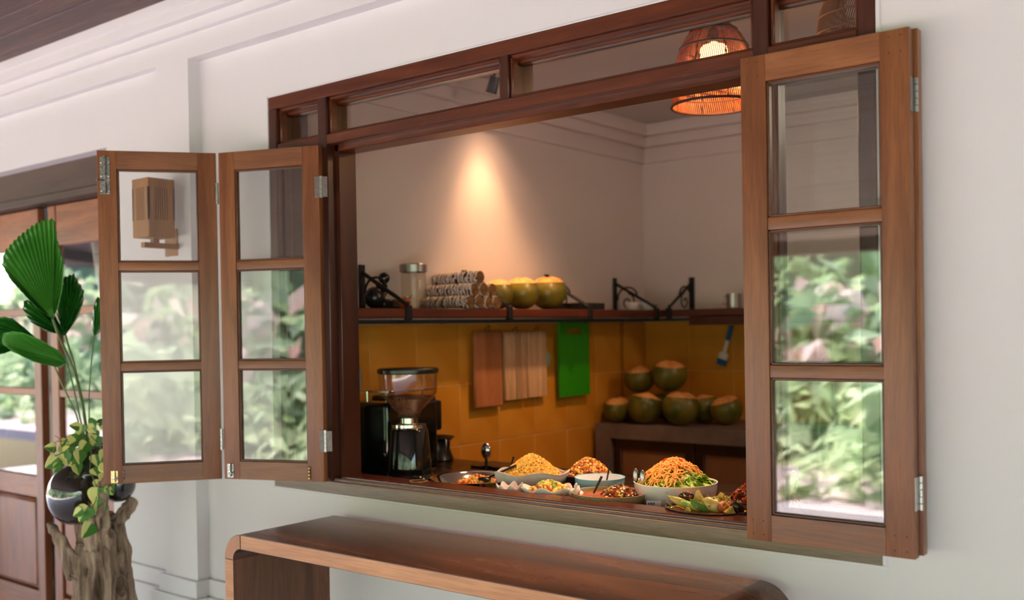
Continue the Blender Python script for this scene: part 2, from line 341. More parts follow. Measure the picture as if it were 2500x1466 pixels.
def finish(name, bm, mats, parent=None, smooth=True, angle=40, keepnorm=False):
    if not keepnorm: bmesh.ops.recalc_face_normals(bm, faces=bm.faces)
    me = bpy.data.meshes.new(name); bm.to_mesh(me); bm.free()
    if not isinstance(mats, (list, tuple)): mats = [mats]
    for m in mats: me.materials.append(M[m] if isinstance(m, str) else m)
    if smooth:
        me.polygons.foreach_set('use_smooth', [True]*len(me.polygons))
        me.set_sharp_from_angle(angle=math.radians(angle))
    o = bpy.data.objects.new(name, me); COL.objects.link(o)
    if parent: o.parent = parent
    return o
def tag(o, label=None, cat=None, group=None, kind=None):
    if label: o['label'] = label
    if cat: o['category'] = cat
    if group: o['group'] = group
    if kind: o['kind'] = kind
    return o
def thing(name, loc, label=None, cat=None, group=None, kind=None, rot=0):
    o = bpy.data.objects.new(name, None); COL.objects.link(o); o.location = loc; o.rotation_euler = (0, 0, rot)
    o.empty_display_size = .1
    return tag(o, label, cat, group, kind)
def bx(name, dims, mat, parent=None, bev=0, origin=None, **kw):
    """one box as an object; dims in world when parent has no transform"""
    bm = BM(); box(bm, *dims, bev=bev, **kw); o = finish(name, bm, mat, parent, smooth=bool(bev)); return o
def struct(o, label=None): o['kind'] = 'structure'; 
def dup(root, loc=None, rot=None, label=None, group=None):
    r = root.copy(); COL.objects.link(r)
    if loc is not None: r.location = loc
    if rot is not None: r.rotation_euler = (0, 0, rot)
    if label: r['label'] = label
    if group: r['group'] = group
    for ch in list(root.children):
        c = ch.copy(); COL.objects.link(c); c.parent = r
        for g in ch.children:
            d = g.copy(); COL.objects.link(d); d.parent = c
    return r

# ================================================================== STRUCTURE
def build_structure():
    # exterior wall with the window and the door opening (front face of the window bay at y = 0)
    WT = .155
    bm = BM()
    XL, XR = -8.0, 7.0
    for d in [(-.433, -.001, 0, WT, 0, 2.9), (2.277, XR, 0, WT, 0, 2.9), (-.001, 2.277, 0, WT, 0, .966), (-.001, 2.277, 0, WT, 2.436, 2.9),
              (-.433, XR, -.057, 0, 2.649, 2.9),                       # header over the bay
              (-.66, -.433, -.057, WT, 0, 2.9),                        # pilaster
              (-1.12, -.66, -.018, WT, 0, 2.9), (XL, -1.12, -.018, WT, 2.385, 2.9), (XL, -2.86, -.018, WT, 0, 2.385),
              (XL, -.66, -.057, -.018, 2.655, 2.9)]:
        box(bm, *d)
    struct(finish('wall_front', bm, 'plaster', smooth=False))
    # plaster bead round the window frame
    bm = BM()
    for d in [(-.012, 2.288, -.006, .002, .960, .969), (-.010, -.002, -.005, .002, .969, 2.44), (2.275, 2.286, -.005, .002, .969, 2.44), (-.010, 2.286, -.004, .002, 2.434, 2.440)]:
        box(bm, *d, bev=.0015)
    struct(finish('trim_1', bm, 'plaster'))
    # cornice steps
    for k, (y, z0, z1) in enumerate([(-.085, 2.742, 2.9), (-.118, 2.785, 2.9), (-.125, 2.83, 2.9)]):
        bm = BM(); box(bm, XL, XR, y, -.05, z0, z1, bev=.006, seg=2)
        struct(finish('trim_%d' % (k+2), bm, 'plaster'))
    # stepped skirting
    for nm, segs in [('baseboard_front', [(-.433, XR, -.016, .0), (-.685, -.418, -.075, .0), (-1.12, -.66, -.036, -.01), (XL, -2.86, -.036, -.01)]),
                     ('baseboard_plinth', [(-.433, XR, -.034, .0), (-.712, -.40, -.095, .0), (-1.12, -.66, -.054, -.01), (XL, -2.86, -.054, -.01)])]:
        bm = BM(); top = .558 if nm == 'baseboard_front' else .490
        for (a, b, y0, y1) in segs: box(bm, a, b, y0, y1, 0, top, bev=.003)
        struct(finish(nm, bm, 'plaster'))
    # kitchen shell
    struct(bx('wall_left', (-.15, 0, WT, 2.85, 0, 2.95), 'plaster_in'))
    struct(bx('wall_back', (-8, 4.35, 2.70, 2.85, 0, 2.95), 'plaster_in'))
    struct(bx('wall_right', (4.2, 4.35, WT, 2.70, 0, 2.95), 'plaster_in'))
    struct(bx('ceiling', (0, 4.2, WT, 2.70, 2.714, 2.78), 'ceiling_in'))
    struct(bx('floor', (0, 4.2, WT, 2.70, -.1, 0), 'kfloor'))
    for k, (t, z0, z1) in enumerate([(.075, 2.645, 2.714), (.048, 2.585, 2.645), (.020, 2.496, 2.585)]):
        bm = BM(); box(bm, 0, t, WT, 2.70, z0, z1, bev=.004, seg=2); box(bm, 0, 4.2, 2.70-t, 2.70, z0, z1, bev=.004, seg=2)
        struct(finish('trim_%d' % (k+5), bm, 'plaster_in'))
    # back room behind the double door
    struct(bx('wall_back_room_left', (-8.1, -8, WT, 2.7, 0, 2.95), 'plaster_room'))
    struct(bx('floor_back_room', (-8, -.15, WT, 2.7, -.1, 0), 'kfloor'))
    # veranda floor, roof, garden ground
    struct(bx('floor_veranda', (-9, 9, -6.0, WT, -.15, 0), 'floor'))
    struct(bx('ground_patio', (-40, 40, -9.0, -6.0, -.3, -.12), 'patio'))
    struct(bx('ground_lawn', (-40, 40, -40, -9.0, -.3, -.14), 'grass'))
    bm = BM(); v = [bm.verts.new(p) for p in [(-9, 3.2, 3.4), (9, 3.2, 3.4), (9, -.1, 2.99), (-9, -.1, 2.99), (9, -5.6, 2.27), (-9, -5.6, 2.27)]]
    bm.faces.new((v[0], v[1], v[2], v[3])); bm.faces.new((v[3], v[2], v[4], v[5]))
    r = bmesh.ops.extrude_face_region(bm, geom=bm.faces[:]); 
    for e in r['geom']:
        if isinstance(e, bmesh.types.BMVert): e.co.z += .12
    struct(finish('roof', bm, 'beam', smooth=False))
    # ceiling planks of the veranda, running along the wall
    root = thing('ceiling_veranda', (0, 0, 0), kind='structure')
    w = .155; n = 34; slope = (2.27-2.99)/5.5
    bmp = BM(); box(bmp, -9, 9, -w+.006, 0, -.02, 0, bev=.004)
    first = finish('plank', bmp, 'ceil_plank', root)
    for k in range(n):
        o = first if k == 0 else first.copy()
        if k: COL.objects.link(o)
        y = -.06-k*w; o.location = (R.uniform(-.5, .5), y, 2.905+slope*(-(y+.06)) + R.uniform(-.003, .003)); o.rotation_euler = (math.atan(-slope), 0, 0)
        o.parent = root
    for k, x in enumerate([-7.6, -5.6, 5.2, 7.2]):
        bmr = BM(); box(bmr, -.045, .045, -5.5, 0, -.13, -.02, bev=.004)
        o = finish('rafter', bmr, 'beam', root); o.location = (x, -.12, 2.885); o.rotation_euler = (math.atan(-slope), 0, 0)
    struct(bx('beam_eave', (-9, 9, -5.62, -5.46, 2.10, 2.30), 'beam', bev=.005))
build_structure()

# ================================================================== TILES
def build_tiles():
    T = .28; g = .004
    for wall in ('left', 'back'):
        root = thing('tile_splashback_'+wall, (0, 0, 0), kind='structure')
        root.name = 'wall_tiles_'+wall
        bm = BM()
        if wall == 'left': box(bm, 0, .006, .16, 2.70, .16, 1.575)
        else: box(bm, 0, 4.2, 2.694, 2.70, .16, 1.575)
        finish('grout', bm, 'grout', root, smooth=False)
        bmt = BM(); h = T/2-g/2
        if wall == 'left': box(bmt, 0, .0085, -h, h, -h, h, bev=.0012)
        else: box(bmt, -h, h, -.0085, 0, -h, h, bev=.0012)
        first = finish('tile', bmt, 'tile', root); used = False
        for r_ in range(5):
            z = 1.575-T*(r_+.5)
            if wall == 'left': cs = [(0.0, .347+T*k, z) for k in range(9)]
            else: cs = [(.145+T*k, 2.70, z) for k in range(15)] if r_ < 2 else []
            for c in cs:
                if wall == 'left' and c[1]+T/2 > 2.69:
                    c = (c[0], 2.69-T/2, c[2])
                o = first if not used else first.copy()
                if used: COL.objects.link(o); o.parent = root
                used = True; o.location = c
build_tiles()

# ================================================================== WINDOW FRAME
def build_window():
    w = thing('window_1', (0, 0, 0), kind='structure')
    D = .150
    bx('head', (0, 2.275, -.004, D, 2.388, 2.434), 'frame_x', w, bev=.003)
    for d in [(0, .046, -.004, D, .97, 2.39), (2.231, 2.275, -.004, D, .97, 2.39)]:
        bx('jamb', d, 'frame_z', w, bev=.003)
    for (a, b, s0, s1) in [(.276, .325, .325, .345), (1.960, 2.004, 1.940, 1.960)]:
        m = bx('mullion', (a, b, -.002, .10, 1.012, 2.392), 'frame_z', w, bev=.003)
        bx('door_stop', (s0, s1, .035, .118, 1.02, 2.222), 'frame_z', m, bev=.002)
    bx('transom_mullion', (1.121, 1.156, .002, .13, 2.25, 2.392), 'frame_z', w, bev=.003)
    t = bx('transom', (.046, 2.231, -.001, .10, 2.219, 2.256), 'frame_x', w, bev=.003)
    bx('door_stop', (.325, 1.96, .035, .118, 2.197, 2.222), 'frame_x', t, bev=.002)
    # moulded beads round the transom lights
    for (a, b) in [(.046, .276), (.325, 1.121), (1.156, 1.960), (2.004, 2.231)]:
        bm = BM()
        for d in [(a, b, .010, .045, 2.376, 2.389), (a, b, .045, .085, 2.366, 2.389), (a, a+.012, .010, .04, 2.256, 2.388), (b-.010, b, .010, .04, 2.256, 2.388), (a, b, .010, .04, 2.254, 2.264)]:
            box(bm, *d, bev=.003)
        finish('glazing_bead', bm, 'frame_x', w)
        bx('pane', (a+.006, b-.006, .055, .059, 2.258, 2.38), 'pane', w)
    for (a, b) in [(.046, .276), (2.004, 2.231)]:
        bm = BM()
        for d in [(a, a+.010, .02, .05, 1.03, 2.22), (b-.010, b, .02, .05, 1.03, 2.22), (a, b, .02, .05, 2.208, 2.22), (a, b, .02, .05, 1.028, 1.04)]:
            box(bm, *d, bev=.003)
        finish('glazing_bead', bm, 'frame_z', w)
        bx('pane', (a+.006, b-.006, .055, .059, 1.03, 2.215), 'pane', w)
    bx('sill', (0, 2.275, -.007, D, .968, 1.013), 'sill', w, bev=.003)
    bx('sill_step', (.046, 2.231, .003, D, 1.008, 1.0195), 'sill_red', w, bev=.001)
    bx('sill_groove', (.325, 1.96, .0045, .018, 1.015, 1.0215), 'sill', w, bev=.001)
    bx('sill_top', (.345, 1.94, .0165, .105, 1.015, 1.030), 'sill_red', w, bev=.002)
build_window()

# ================================================================== SHUTTER LEAVES
def leaf(label, hinge, ang, z0=1.013, group='folding shutter leaves', flip=1):
    """local: x from hinge edge 0..w, y = thickness 0..t away from the camera side, z up"""
    w, h, t = .4095, 1.2, .030
    if flip < 0: y0, y1 = -t, 0
    else: y0, y1 = 0, t
    o = thing('shutter_leaf', (hinge[0], hinge[1], z0), label, 'shutter', group, rot=ang)
    st = .0655
    for (a, b) in [(0, st), (w-st, w)]:
        bx('stile', (a, b, y0, y1, 0, h), 'leaf_z', o, bev=.0022, seg=2)
    for (a, b) in [(h-.066, h), (0, .066)]:
        bx('rail', (st-.0005, w-st+.0005, y0+.0006, y1-.0006, a, b), 'leaf_x', o, bev=.001)
    for zc in (.784, .4205):
        bx('glazing_bar', (st-.0005, w-st+.0005, y0+.003, y1-.003, zc-.0155, zc+.0155), 'leaf_x', o, bev=.003, seg=2)
    ym = (y0+y1)/2
    for (a, b) in [(.7995, 1.134), (.436, .7685), (.066, .405)]:
        bm = BM(); q = .0065
        for d in [(st, st+q, a, b), (w-st-q, w-st, a, b), (st, w-st, a, a+q), (st, w-st, b-q, b)]:
            box(bm, d[0], d[1], y0+.006, y1-.006, d[2], d[3], bev=.0018)
        finish('glazing_bead', bm, 'bead', o)
        bx('pane', (st+.003, w-st-.003, ym-.002, ym+.002, a+.003, b-.003), 'pane', o)
    # dowel heads at the corner joints
    bm = BM()
    for xs in (.018, .045, w-.018, w-.045):
        for zz in (h-.016, h-.052, .016, .05):
            blob(bm, (xs, y0 if flip > 0 else y0, zz), .0022, 6, (1, .3, 1)); 
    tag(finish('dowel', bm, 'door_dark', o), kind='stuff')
    return o
def hinge_part(par, x, y, z, side=1, ang=0):
    """butt hinge: knuckle plus plates, local coordinates of its leaf"""
    hb = BM()
    for k in range(5):
        tube(hb, [(x, y, z-.0385+k*.0158), (x, y, z-.0385+k*.0158+.0142)], .0058, 10)
    o = finish('hinge', hb, 'steel', par)
    bm = BM(); box(bm, x, x+side*.024 if side > 0 else x, y+.001, y+.003, z-.038, z+.038) if side > 0 else box(bm, x-.024, x, y+.001, y+.003, z-.038, z+.038)
    finish('hinge_plate', bm, 'darkhinge', o)
    return o
def build_leaves():
    jb = (.3163, -.035); ab = (-.0700, -.1852); ae = (-.3231, -.5139)
    angB = math.atan2(ab[1]-jb[1], ab[0]-jb[0]); angA = math.atan2(ae[1]-ab[1], ae[0]-ab[0])
    B = leaf('narrow glazed teak shutter leaf hinged to the left window mullion', jb, angB, flip=-1)
    A = leaf('outermost left glazed teak shutter leaf with a long barrel bolt at its top corner', (ab[0]-.004, ab[1]-.003), angA, flip=-1)
    # right pair folded flat against the wall
    Rf = leaf('glazed teak shutter leaf folded open in front of the right sidelight, nearest the viewer', (2.3785, -.0917), 0, z0=1.0125)
    Rf.scale = (-1, 1, 1)
    Rb = leaf('rear glazed teak shutter leaf sandwiched between the right front leaf and the wall', (2.386, -.0555), 0, z0=1.0155)
    Rb.scale = (-1, 1, 1)
    # hinges
    for z in (1.050, .147):
        h = hinge_part(B, -.010, .004, z, 1)
        bm = BM(); box(bm, -.036, -.012, .004, .006, z-.036, z+.036)
        tube(bm, [(-.026, .006, z+.02), (-.026, .0075, z+.02)], .003, 8); tube(bm, [(-.026, .006, z-.02), (-.026, .0075, z-.02)], .003, 8)
        finish('hinge_plate', bm, 'darkhinge', h)
        hb = BM()
        for k in range(5): tube(hb, [(-.002, .004, z-.0385+k*.0158), (-.002, .004, z-.0385+k*.0158+.0142)], .0062, 10)
        finish('hinge', hb, 'steel', A)
        hb = BM()
        for k in range(5): tube(hb, [(-.0045, .032, z-.0385+k*.0158), (-.0045, .032, z-.0385+k*.0158+.0142)], .0055, 10)
        ho = finish('hinge', hb, 'steel', Rf)
        pb = BM(); box(pb, -.0015, .0, .004, .03, z-.038, z+.038); finish('hinge_plate', pb, 'steel', ho)
    # barrel bolt at the top free corner of A (camera side of A is local +y, y = 0)
    def barrel(par, x, z0, z1, wd, mat, throw):
        bm = BM(); box(bm, x-wd/2, x+wd/2, 0.0, .0022, z0, z1, bev=.0006)
        o = finish('bolt', bm, mat, par)
        bm = BM(); zc = (z0+z1)/2
        tube(bm, [(x, .007, z0+(z1-z0)*.50), (x, .007, z1-.004)], .0062, 10)
        tube(bm, [(x, .007, z0+.004), (x, .007, z0+(z1-z0)*.30)], .0062, 10)
        finish('bolt_barrel', bm, mat, o)
        bm = BM(); tube(bm, [(x, .007, z0+(z1-z0)*.2), (x, .007, z1+.001)], .004, 8)
        tube(bm, [(x, .008, z0+(z1-z0)*.36), (x+throw*.6, .016, z0+(z1-z0)*.36), (x+throw, .020, z0+(z1-z0)*.355)], .0032, 8)
        finish('bolt_rod', bm, 'chrome', o)
        bm = BM()
        for zz in (z0+.012, z0+(z1-z0)*.48, z1-.022):
            for s in (-1, 1): blob(bm, (x+s*(wd/2-.005), .0025, zz), .0028, 8, (1, .5, 1))
        tag(finish('screw', bm, 'chrome', o), kind='stuff')
    barrel(A, .383, 1.042, 1.178, .034, 'oldsteel', .026)
    barrel(A, .372, .004, .048, .024, 'brass', -.012)
    barrel(B, .383, .006, .056, .026, 'steel', -.012)
    bm = BM()
    for z in (.018, .030, .043): blob(bm, (.340, .003, z), .004, 8, (.8, .8, 1.2))
    finish('keeper', bm, 'oldsteel', A)
    bm = BM()
    for z in (.012, .024, .036, .048): blob(bm, (.058, .003, z), .0055, 8, (.8, .8, 1.2))
    finish('keeper', bm, 'brass', B)
build_leaves()

# ================================================================== CONSOLE TABLE
def build_table():
    x0, x1, y0, y1, zt, th = .312, 2.075, -.458, -.055, .905, .047
    root = thing('console_table', ((x0+x1)/2, (y0+y1)/2, 0), 'long walnut-brown wooden waterfall console table with rounded corners, against the white wall below the window', 'table')
    ox, oy = (x0+x1)/2, (y0+y1)/2
    def prof(Ro, inset):
        """path from left foot up, round, across, round and down; inset = distance inside the outer skin"""
        a, b, t = x0+inset, x1-inset, zt-inset; r = Ro-inset; P = [(a, 0)]
        for k in range(11):
            q = PI-k*(PI/2)/10; P.append((a+r+r*math.cos(q), t-r+r*math.sin(q)))
        for k in range(11):
            q = PI/2-k*(PI/2)/10; P.append((b-r+r*math.cos(q), t-r+r*math.sin(q)))
        P.append((b, 0)); return P
    Ro = .085; O = prof(Ro, 0); I = prof(Ro, th)
    def strip(i0, i1, name, mat, edge=None):
        bm = BM(); e = .0
        def ring(P, i): return [bm.verts.new((P[i][0]-ox, y-oy, P[i][1])) for y in (y0, y1)]
        ro = [ring(O, i) for i in range(i0, i1+1)]; ri = [ring(I, i) for i in range(i0, i1+1)]
        for k in range(len(ro)-1):
            f = bm.faces.new((ro[k][0], ro[k][1], ro[k+1][1], ro[k+1][0])); f.material_index = 0
            f = bm.faces.new((ri[k][0], ri[k+1][0], ri[k+1][1], ri[k][1])); f.material_index = 2
            f = bm.faces.new((ro[k][0], ro[k+1][0], ri[k+1][0], ri[k][0])); f.material_index = 1
            f = bm.faces.new((ro[k][1], ri[k][1], ri[k+1][1], ro[k+1][1])); f.material_index = 1
        for k in (0, -1):
            bm.faces.new((ro[k][0], ri[k][0], ri[k][1], ro[k][1]))
        bmesh.ops.recalc_face_normals(bm, faces=bm.faces)
        es = [e for e in bm.edges if len(e.link_faces) == 2 and len({f.material_index for f in e.link_faces}) == 2]
        bmesh.ops.bevel(bm, geom=es, offset=.002, segments=2, affect='EDGES')
        return finish(name, bm, mat, root, angle=35, keepnorm=True)
    strip(11, 12, 'tabletop', ['table_x', 'table_front', 'table_x'])
    strip(1, 11, 'corner_block', ['table_x', 'table_edge', 'table_x']); strip(12, 22, 'corner_block', ['table_x', 'table_edge', 'table_x'])
    strip(0, 1, 'leg', ['table_z', 'table_front', 'table_z']); strip(22, 23, 'leg', ['table_z', 'table_front', 'table_z'])
build_table()

# ================================================================== DOUBLE DOOR
def build_door():
    d = thing('door_1', (0, 0, 0), kind='structure')
    bx('lintel', (-2.86, -1.12, .05, .155, 2.245, 2.386), 'lintel', d, bev=.004)
    bx('lintel_lip', (-2.86, -1.12, .03, .155, 2.205, 2.245), 'lintel', d, bev=.004)
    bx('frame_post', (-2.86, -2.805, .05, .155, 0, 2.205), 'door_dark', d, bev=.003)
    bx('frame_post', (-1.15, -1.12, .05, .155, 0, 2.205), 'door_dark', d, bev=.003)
    bx('gap_shade_strip', (-1.985, -1.90, .15, .19, 0, 2.205), 'door_dark', d, bev=.003)  # dark strip in place of the shaded gap between the two leaves
    def dleaf(x0, x1):
        yl, yr = .10, .14; s = .075
        L = thing('door_leaf', (0, 0, 0)); L.parent = d
        for (a, b) in [(x0, x0+s), (x1-s, x1)]: bx('stile', (a, b, yl, yr, 0, 2.2), 'door_z', L, bev=.003)
        for (a, b, nm) in [(2.0, 2.2, 'rail'), (.72, .83, 'rail'), (.02, .24, 'rail'), (1.655, 1.695, 'glazing_bar'), (1.245, 1.283, 'glazing_bar')]:
            bx(nm, (x0+s, x1-s, yl+.003, yr-.003, a, b), 'door_x', L, bev=.003)
        for (a, b) in [(1.695, 2.0), (1.283, 1.655), (.83, 1.245)]:
            bx('pane', (x0+s, x1-s, .118, .122, a, b), 'pane', L)
        bm = BM(); box(bm, x0+s+.01, x1-s-.01, .104, .134, .25, .71, bev=.018); finish('panel', bm, 'door_z', L)
        # middle glazing upright
    dleaf(-2.80, -1.992); dleaf(-1.893, -1.152)
    # curtains hanging behind the glass
    for (xa, xb, lab) in [(-2.44, -2.10, 'pale linen curtain behind the glass of the left door leaf'), (-1.74, -1.22, 'pale linen curtain behind the glass of the right door leaf, beside the shutter edge')]:
        bm = BM(); nx, nz = 60, 12; g = []
        for j in range(nz+1):
            z = .004+j*(2.02-.004)/nz; row = []
            for i in range(nx+1):
                u = i/nx; gather = .55+.45*abs((z-1.1)/.95) if z > 1.1 else .55+.30*abs((z-1.1)/.9)
                x = xb-(1-u)*(xb-xa)*gather
                row.append(bm.verts.new((x, .235+.022*math.sin(u*34+z*.8)*(.6+.4*math.sin(u*9)), z)))
            g.append(row)
        for j in range(nz):
            for i in range(nx): bm.faces.new((g[j][i], g[j][i+1], g[j+1][i+1], g[j+1][i]))
        o = finish('curtain', bm, 'curtain'); tag(o, lab, 'curtain')
        sm = o.modifiers.new('s', 'SOLIDIFY'); sm.thickness = .002
build_door()

# ================================================================== WALL SCONCE
def build_sconce():
    r = thing('wall_lamp', (-.605, -.035, 1.92), 'square wooden wall lamp with slotted sides seen through the outer left shutter', 'lamp')
    def L(d): return (d[0]+.605, d[1]+.605, d[2]+.035, d[3]+.035, d[4]-1.92, d[5]-1.92)
    bx('backplate', L((-.615, -.525, -.060, -.018, 1.868, 1.978)), 'sconce', r, bev=.002)
    bx('arm', L((-.540, -.512, -.214, -.06, 1.893, 1.914)), 'sconce', r, bev=.002)
    bx('post', L((-.532, -.506, -.178, -.152, 1.91, 1.935)), 'sconce', r, bev=.001)
    bm = BM(); X0, X1, Y0, Y1, Z0, Z1 = L((-.578, -.464, -.224, -.108, 1.932, 2.163))
    s0, s1 = Z0+.068, Z1-.036; t = .007
    box(bm, X0, X1, Y0, Y1, Z0, s0, bev=.001); box(bm, X0, X1, Y0, Y1, s1, Z1, bev=.001)
    n = 8
    for k in range(n+1):
        a = (X1-X0-.036)/n; wd = a*.62 if 0 < k < n else .012
        xc = X0+.018+a*k; yc = Y0+.018+a*k
        for yy in (Y0, Y1-t): box(bm, xc-wd/2 if 0 < k else X0, xc+wd/2 if k < n else X1, yy, yy+t, s0, s1)
        for xx in (X0, X1-t): box(bm, xx, xx+t, yc-wd/2 if 0 < k else Y0, yc+wd/2 if k < n else Y1, s0, s1)
    finish('lamp_shade', bm, 'sconce', r)
    bx('slot_shade_core', (X0+.014, X1-.014, Y0+.014, Y1-.014, s0-.005, s1+.005), 'dark', r)  # near-black block added so the slots look shaded inside
    bm = BM(); tube(bm, [(.005, -.02, -.05), (.006, -.018, -.075), (.0, -.004, -.085)], .003, 6); finish('cable', bm, 'blackplastic', r)
build_sconce()

# ================================================================== KITCHEN: SHELF, COUNTERS
def build_shelf():
    s = thing('wall_shelf', (0, 1.4, 1.60), 'red-brown wooden wall shelf turning the kitchen corner on black scrolled brackets', 'shelf')
    def P(o, loc=None): o.parent = s; return o
    oy, oz = 1.4, 1.60
    bx('shelf_board', (0.0065, .27, .17-oy, 2.693-oy, 0, .037), 'shelf', s, bev=.003)
    bx('shelf_board', (.271, 3.6, 2.43-oy, 2.693-oy, 0, .037), 'shelf_x', s, bev=.003)
    bx('box_panel', (.43, 3.6, 2.44-oy, 2.66-oy, -.048, -.001), 'shelf_x', s, bev=.003)
    bx('rail', (.225, .243, .17-oy, 2.46-oy, -.024, -.009), 'iron', s)
    bx('rail', (.243, .429, 2.445-oy, 2.46-oy, -.024, -.009), 'iron', s)
    # bracket: wall plate, sloping strap hooked over the shelf edge, C scroll and spiral
    bm = BM()
    box(bm, .0, .007, -.016, .016, .037, .222, bev=.001)
    tube(bm, [(.006, 0, .190), (.262, 0, .050)], .0085, 6)
    box(bm, .256, .276, -.014, .014, -.012, .048, bev=.001)
    tube(bm, [(.262, 0, .055), (.262, 0, .064)], .008, 8)
    pts = []
    for k in range(15):
        a = PI*.5+k*(PI*.95)/14*-1+PI*.0
        pts.append((.085+.065*math.cos(a+PI*.55), 0, .105+.062*math.sin(a+PI*.55)))
    tube(bm, pts, .005, 6)
    pts = [(.085+(.010+.0026*k)*math.cos(k*.52), 0, .085+(.010+.0026*k)*math.sin(k*.52)) for k in range(16)]
    tube(bm, pts, .0045, 6)
    br = finish('bracket', bm, 'iron', s)
    br.location = (.0065, .45-oy, 0)
    for y in (1.09, 1.727, 2.368):
        o = br.copy(); COL.objects.link(o); o.parent = s; o.location = (.0065, y-oy, 0)
    o = br.copy(); COL.objects.link(o); o.parent = s; o.location = (.315, 2.6935-oy, 0); o.rotation_euler = (0, 0, -PI/2)
    # cup hooks
    bm = BM(); pts = [(0, 0, 0), (0, 0, -.010)]+[(0, .010-.010*math.cos(a), -.014-.010*math.sin(a)) for a in [k*PI/6 for k in range(1, 6)]]
    tube(bm, pts, .0016, 6); hk = finish('cup_hook', bm, 'steel', s)
    for k in range(13):
        o = hk if k == 0 else hk.copy()
        if k: COL.objects.link(o)
        o.parent = s; o.location = (.06, .56+.155*k-oy, -.0015)
build_shelf()

def build_counters():
    c = thing('kitchen_counter', (0, 2.1, 0), 'brown concrete counter with woven-cane doors along the far kitchen wall', 'counter')
    def b(n, d, m, par=c, **k): return bx(n, (d[0], d[1], d[2]-2.1, d[3]-2.1, d[4], d[5]), m, par, **k)
    # worktop with a sunk basin
    bm = BM(); bz0, bz1 = .957, 1.031
    for d in [(.04, .86, 0, .585), (1.32, 4.18, 0, .585), (.86, 1.32, 0, .09), (.86, 1.32, .44, .585)]:
        box(bm, d[0], d[1], d[2], d[3], bz0, bz1, bev=0)
    finish('worktop', bm, 'concrete', c, smooth=False)
    bm = BM(); box(bm, .87, 1.31, .10, .43, .84, .85); box(bm, .86, .87, .09, .44, .84, 1.034); box(bm, 1.31, 1.32, .09, .44, .84, 1.034); box(bm, .86, 1.32, .09, .10, .84, 1.034); box(bm, .86, 1.32, .43, .44, .84, 1.034)
    finish('sink_basin', bm, 'steel', c, smooth=False)
    for (a, b_) in [(.04, .136), (4.08, 4.18)]: b('pier', (a, b_, 2.1, 2.685, 0, .957), 'concrete')
    b('back_panel', (.136, 4.08, 2.60, 2.68, .0, .957), 'dark')
    x = .140
    for k in range(6):
        x1 = x+.482
        d = thing('cabinet_door', (0, 0, 0)); d.parent = c
        for (a, b_, z0, z1) in [(x, x1, .90, .955), (x, x1, .08, .16), (x, x+.046, .16, .90), (x1-.056, x1-.002, .16, .90)]:
            b('door_frame', (a, b_, 2.125, 2.155, z0, z1), 'cab', d, bev=.002)
        b('cane_panel', (x+.046, x1-.056, 2.138, 2.144, .16, .90), 'cane', d)
        x = x1+.006
    f = thing('faucet', (1.15, 2.62, 1.031), 'curved chrome tap standing behind the far counter sink', 'tap')
    bm = BM(); lathe(bm, [(.024, 0), (.024, .01), (.013, .02), (.012, .06)], 16)
    tube(bm, [(0, 0, .05), (0, 0, .26), (0, -.03, .32), (0, -.09, .345), (0, -.15, .32), (0, -.165, .27)], .010, 10); finish('spout', bm, 'chrome', f)
    bm = BM(); tube(bm, [(0, 0, .05), (.05, -.01, .07)], .006, 8); finish('lever', bm, 'chrome', f)
    # buffet counter behind the window sill
    q = thing('buffet_counter', (2.1, .4, 0), 'dark red-brown buffet counter just inside the window, carrying the dishes', 'counter')
    bx('worktop', (-2.085, 2.09, -.24, .46, .945, .985), 'kitchen_counter', q, bev=.003)
    bx('front_panel', (-2.07, 2.08, .38, .42, 0, .945), 'cab', q)
    for x in (-2.07, 2.03): bx('side_panel', (x, x+.04, -.24, .38, 0, .945), 'cab', q)
build_counters()

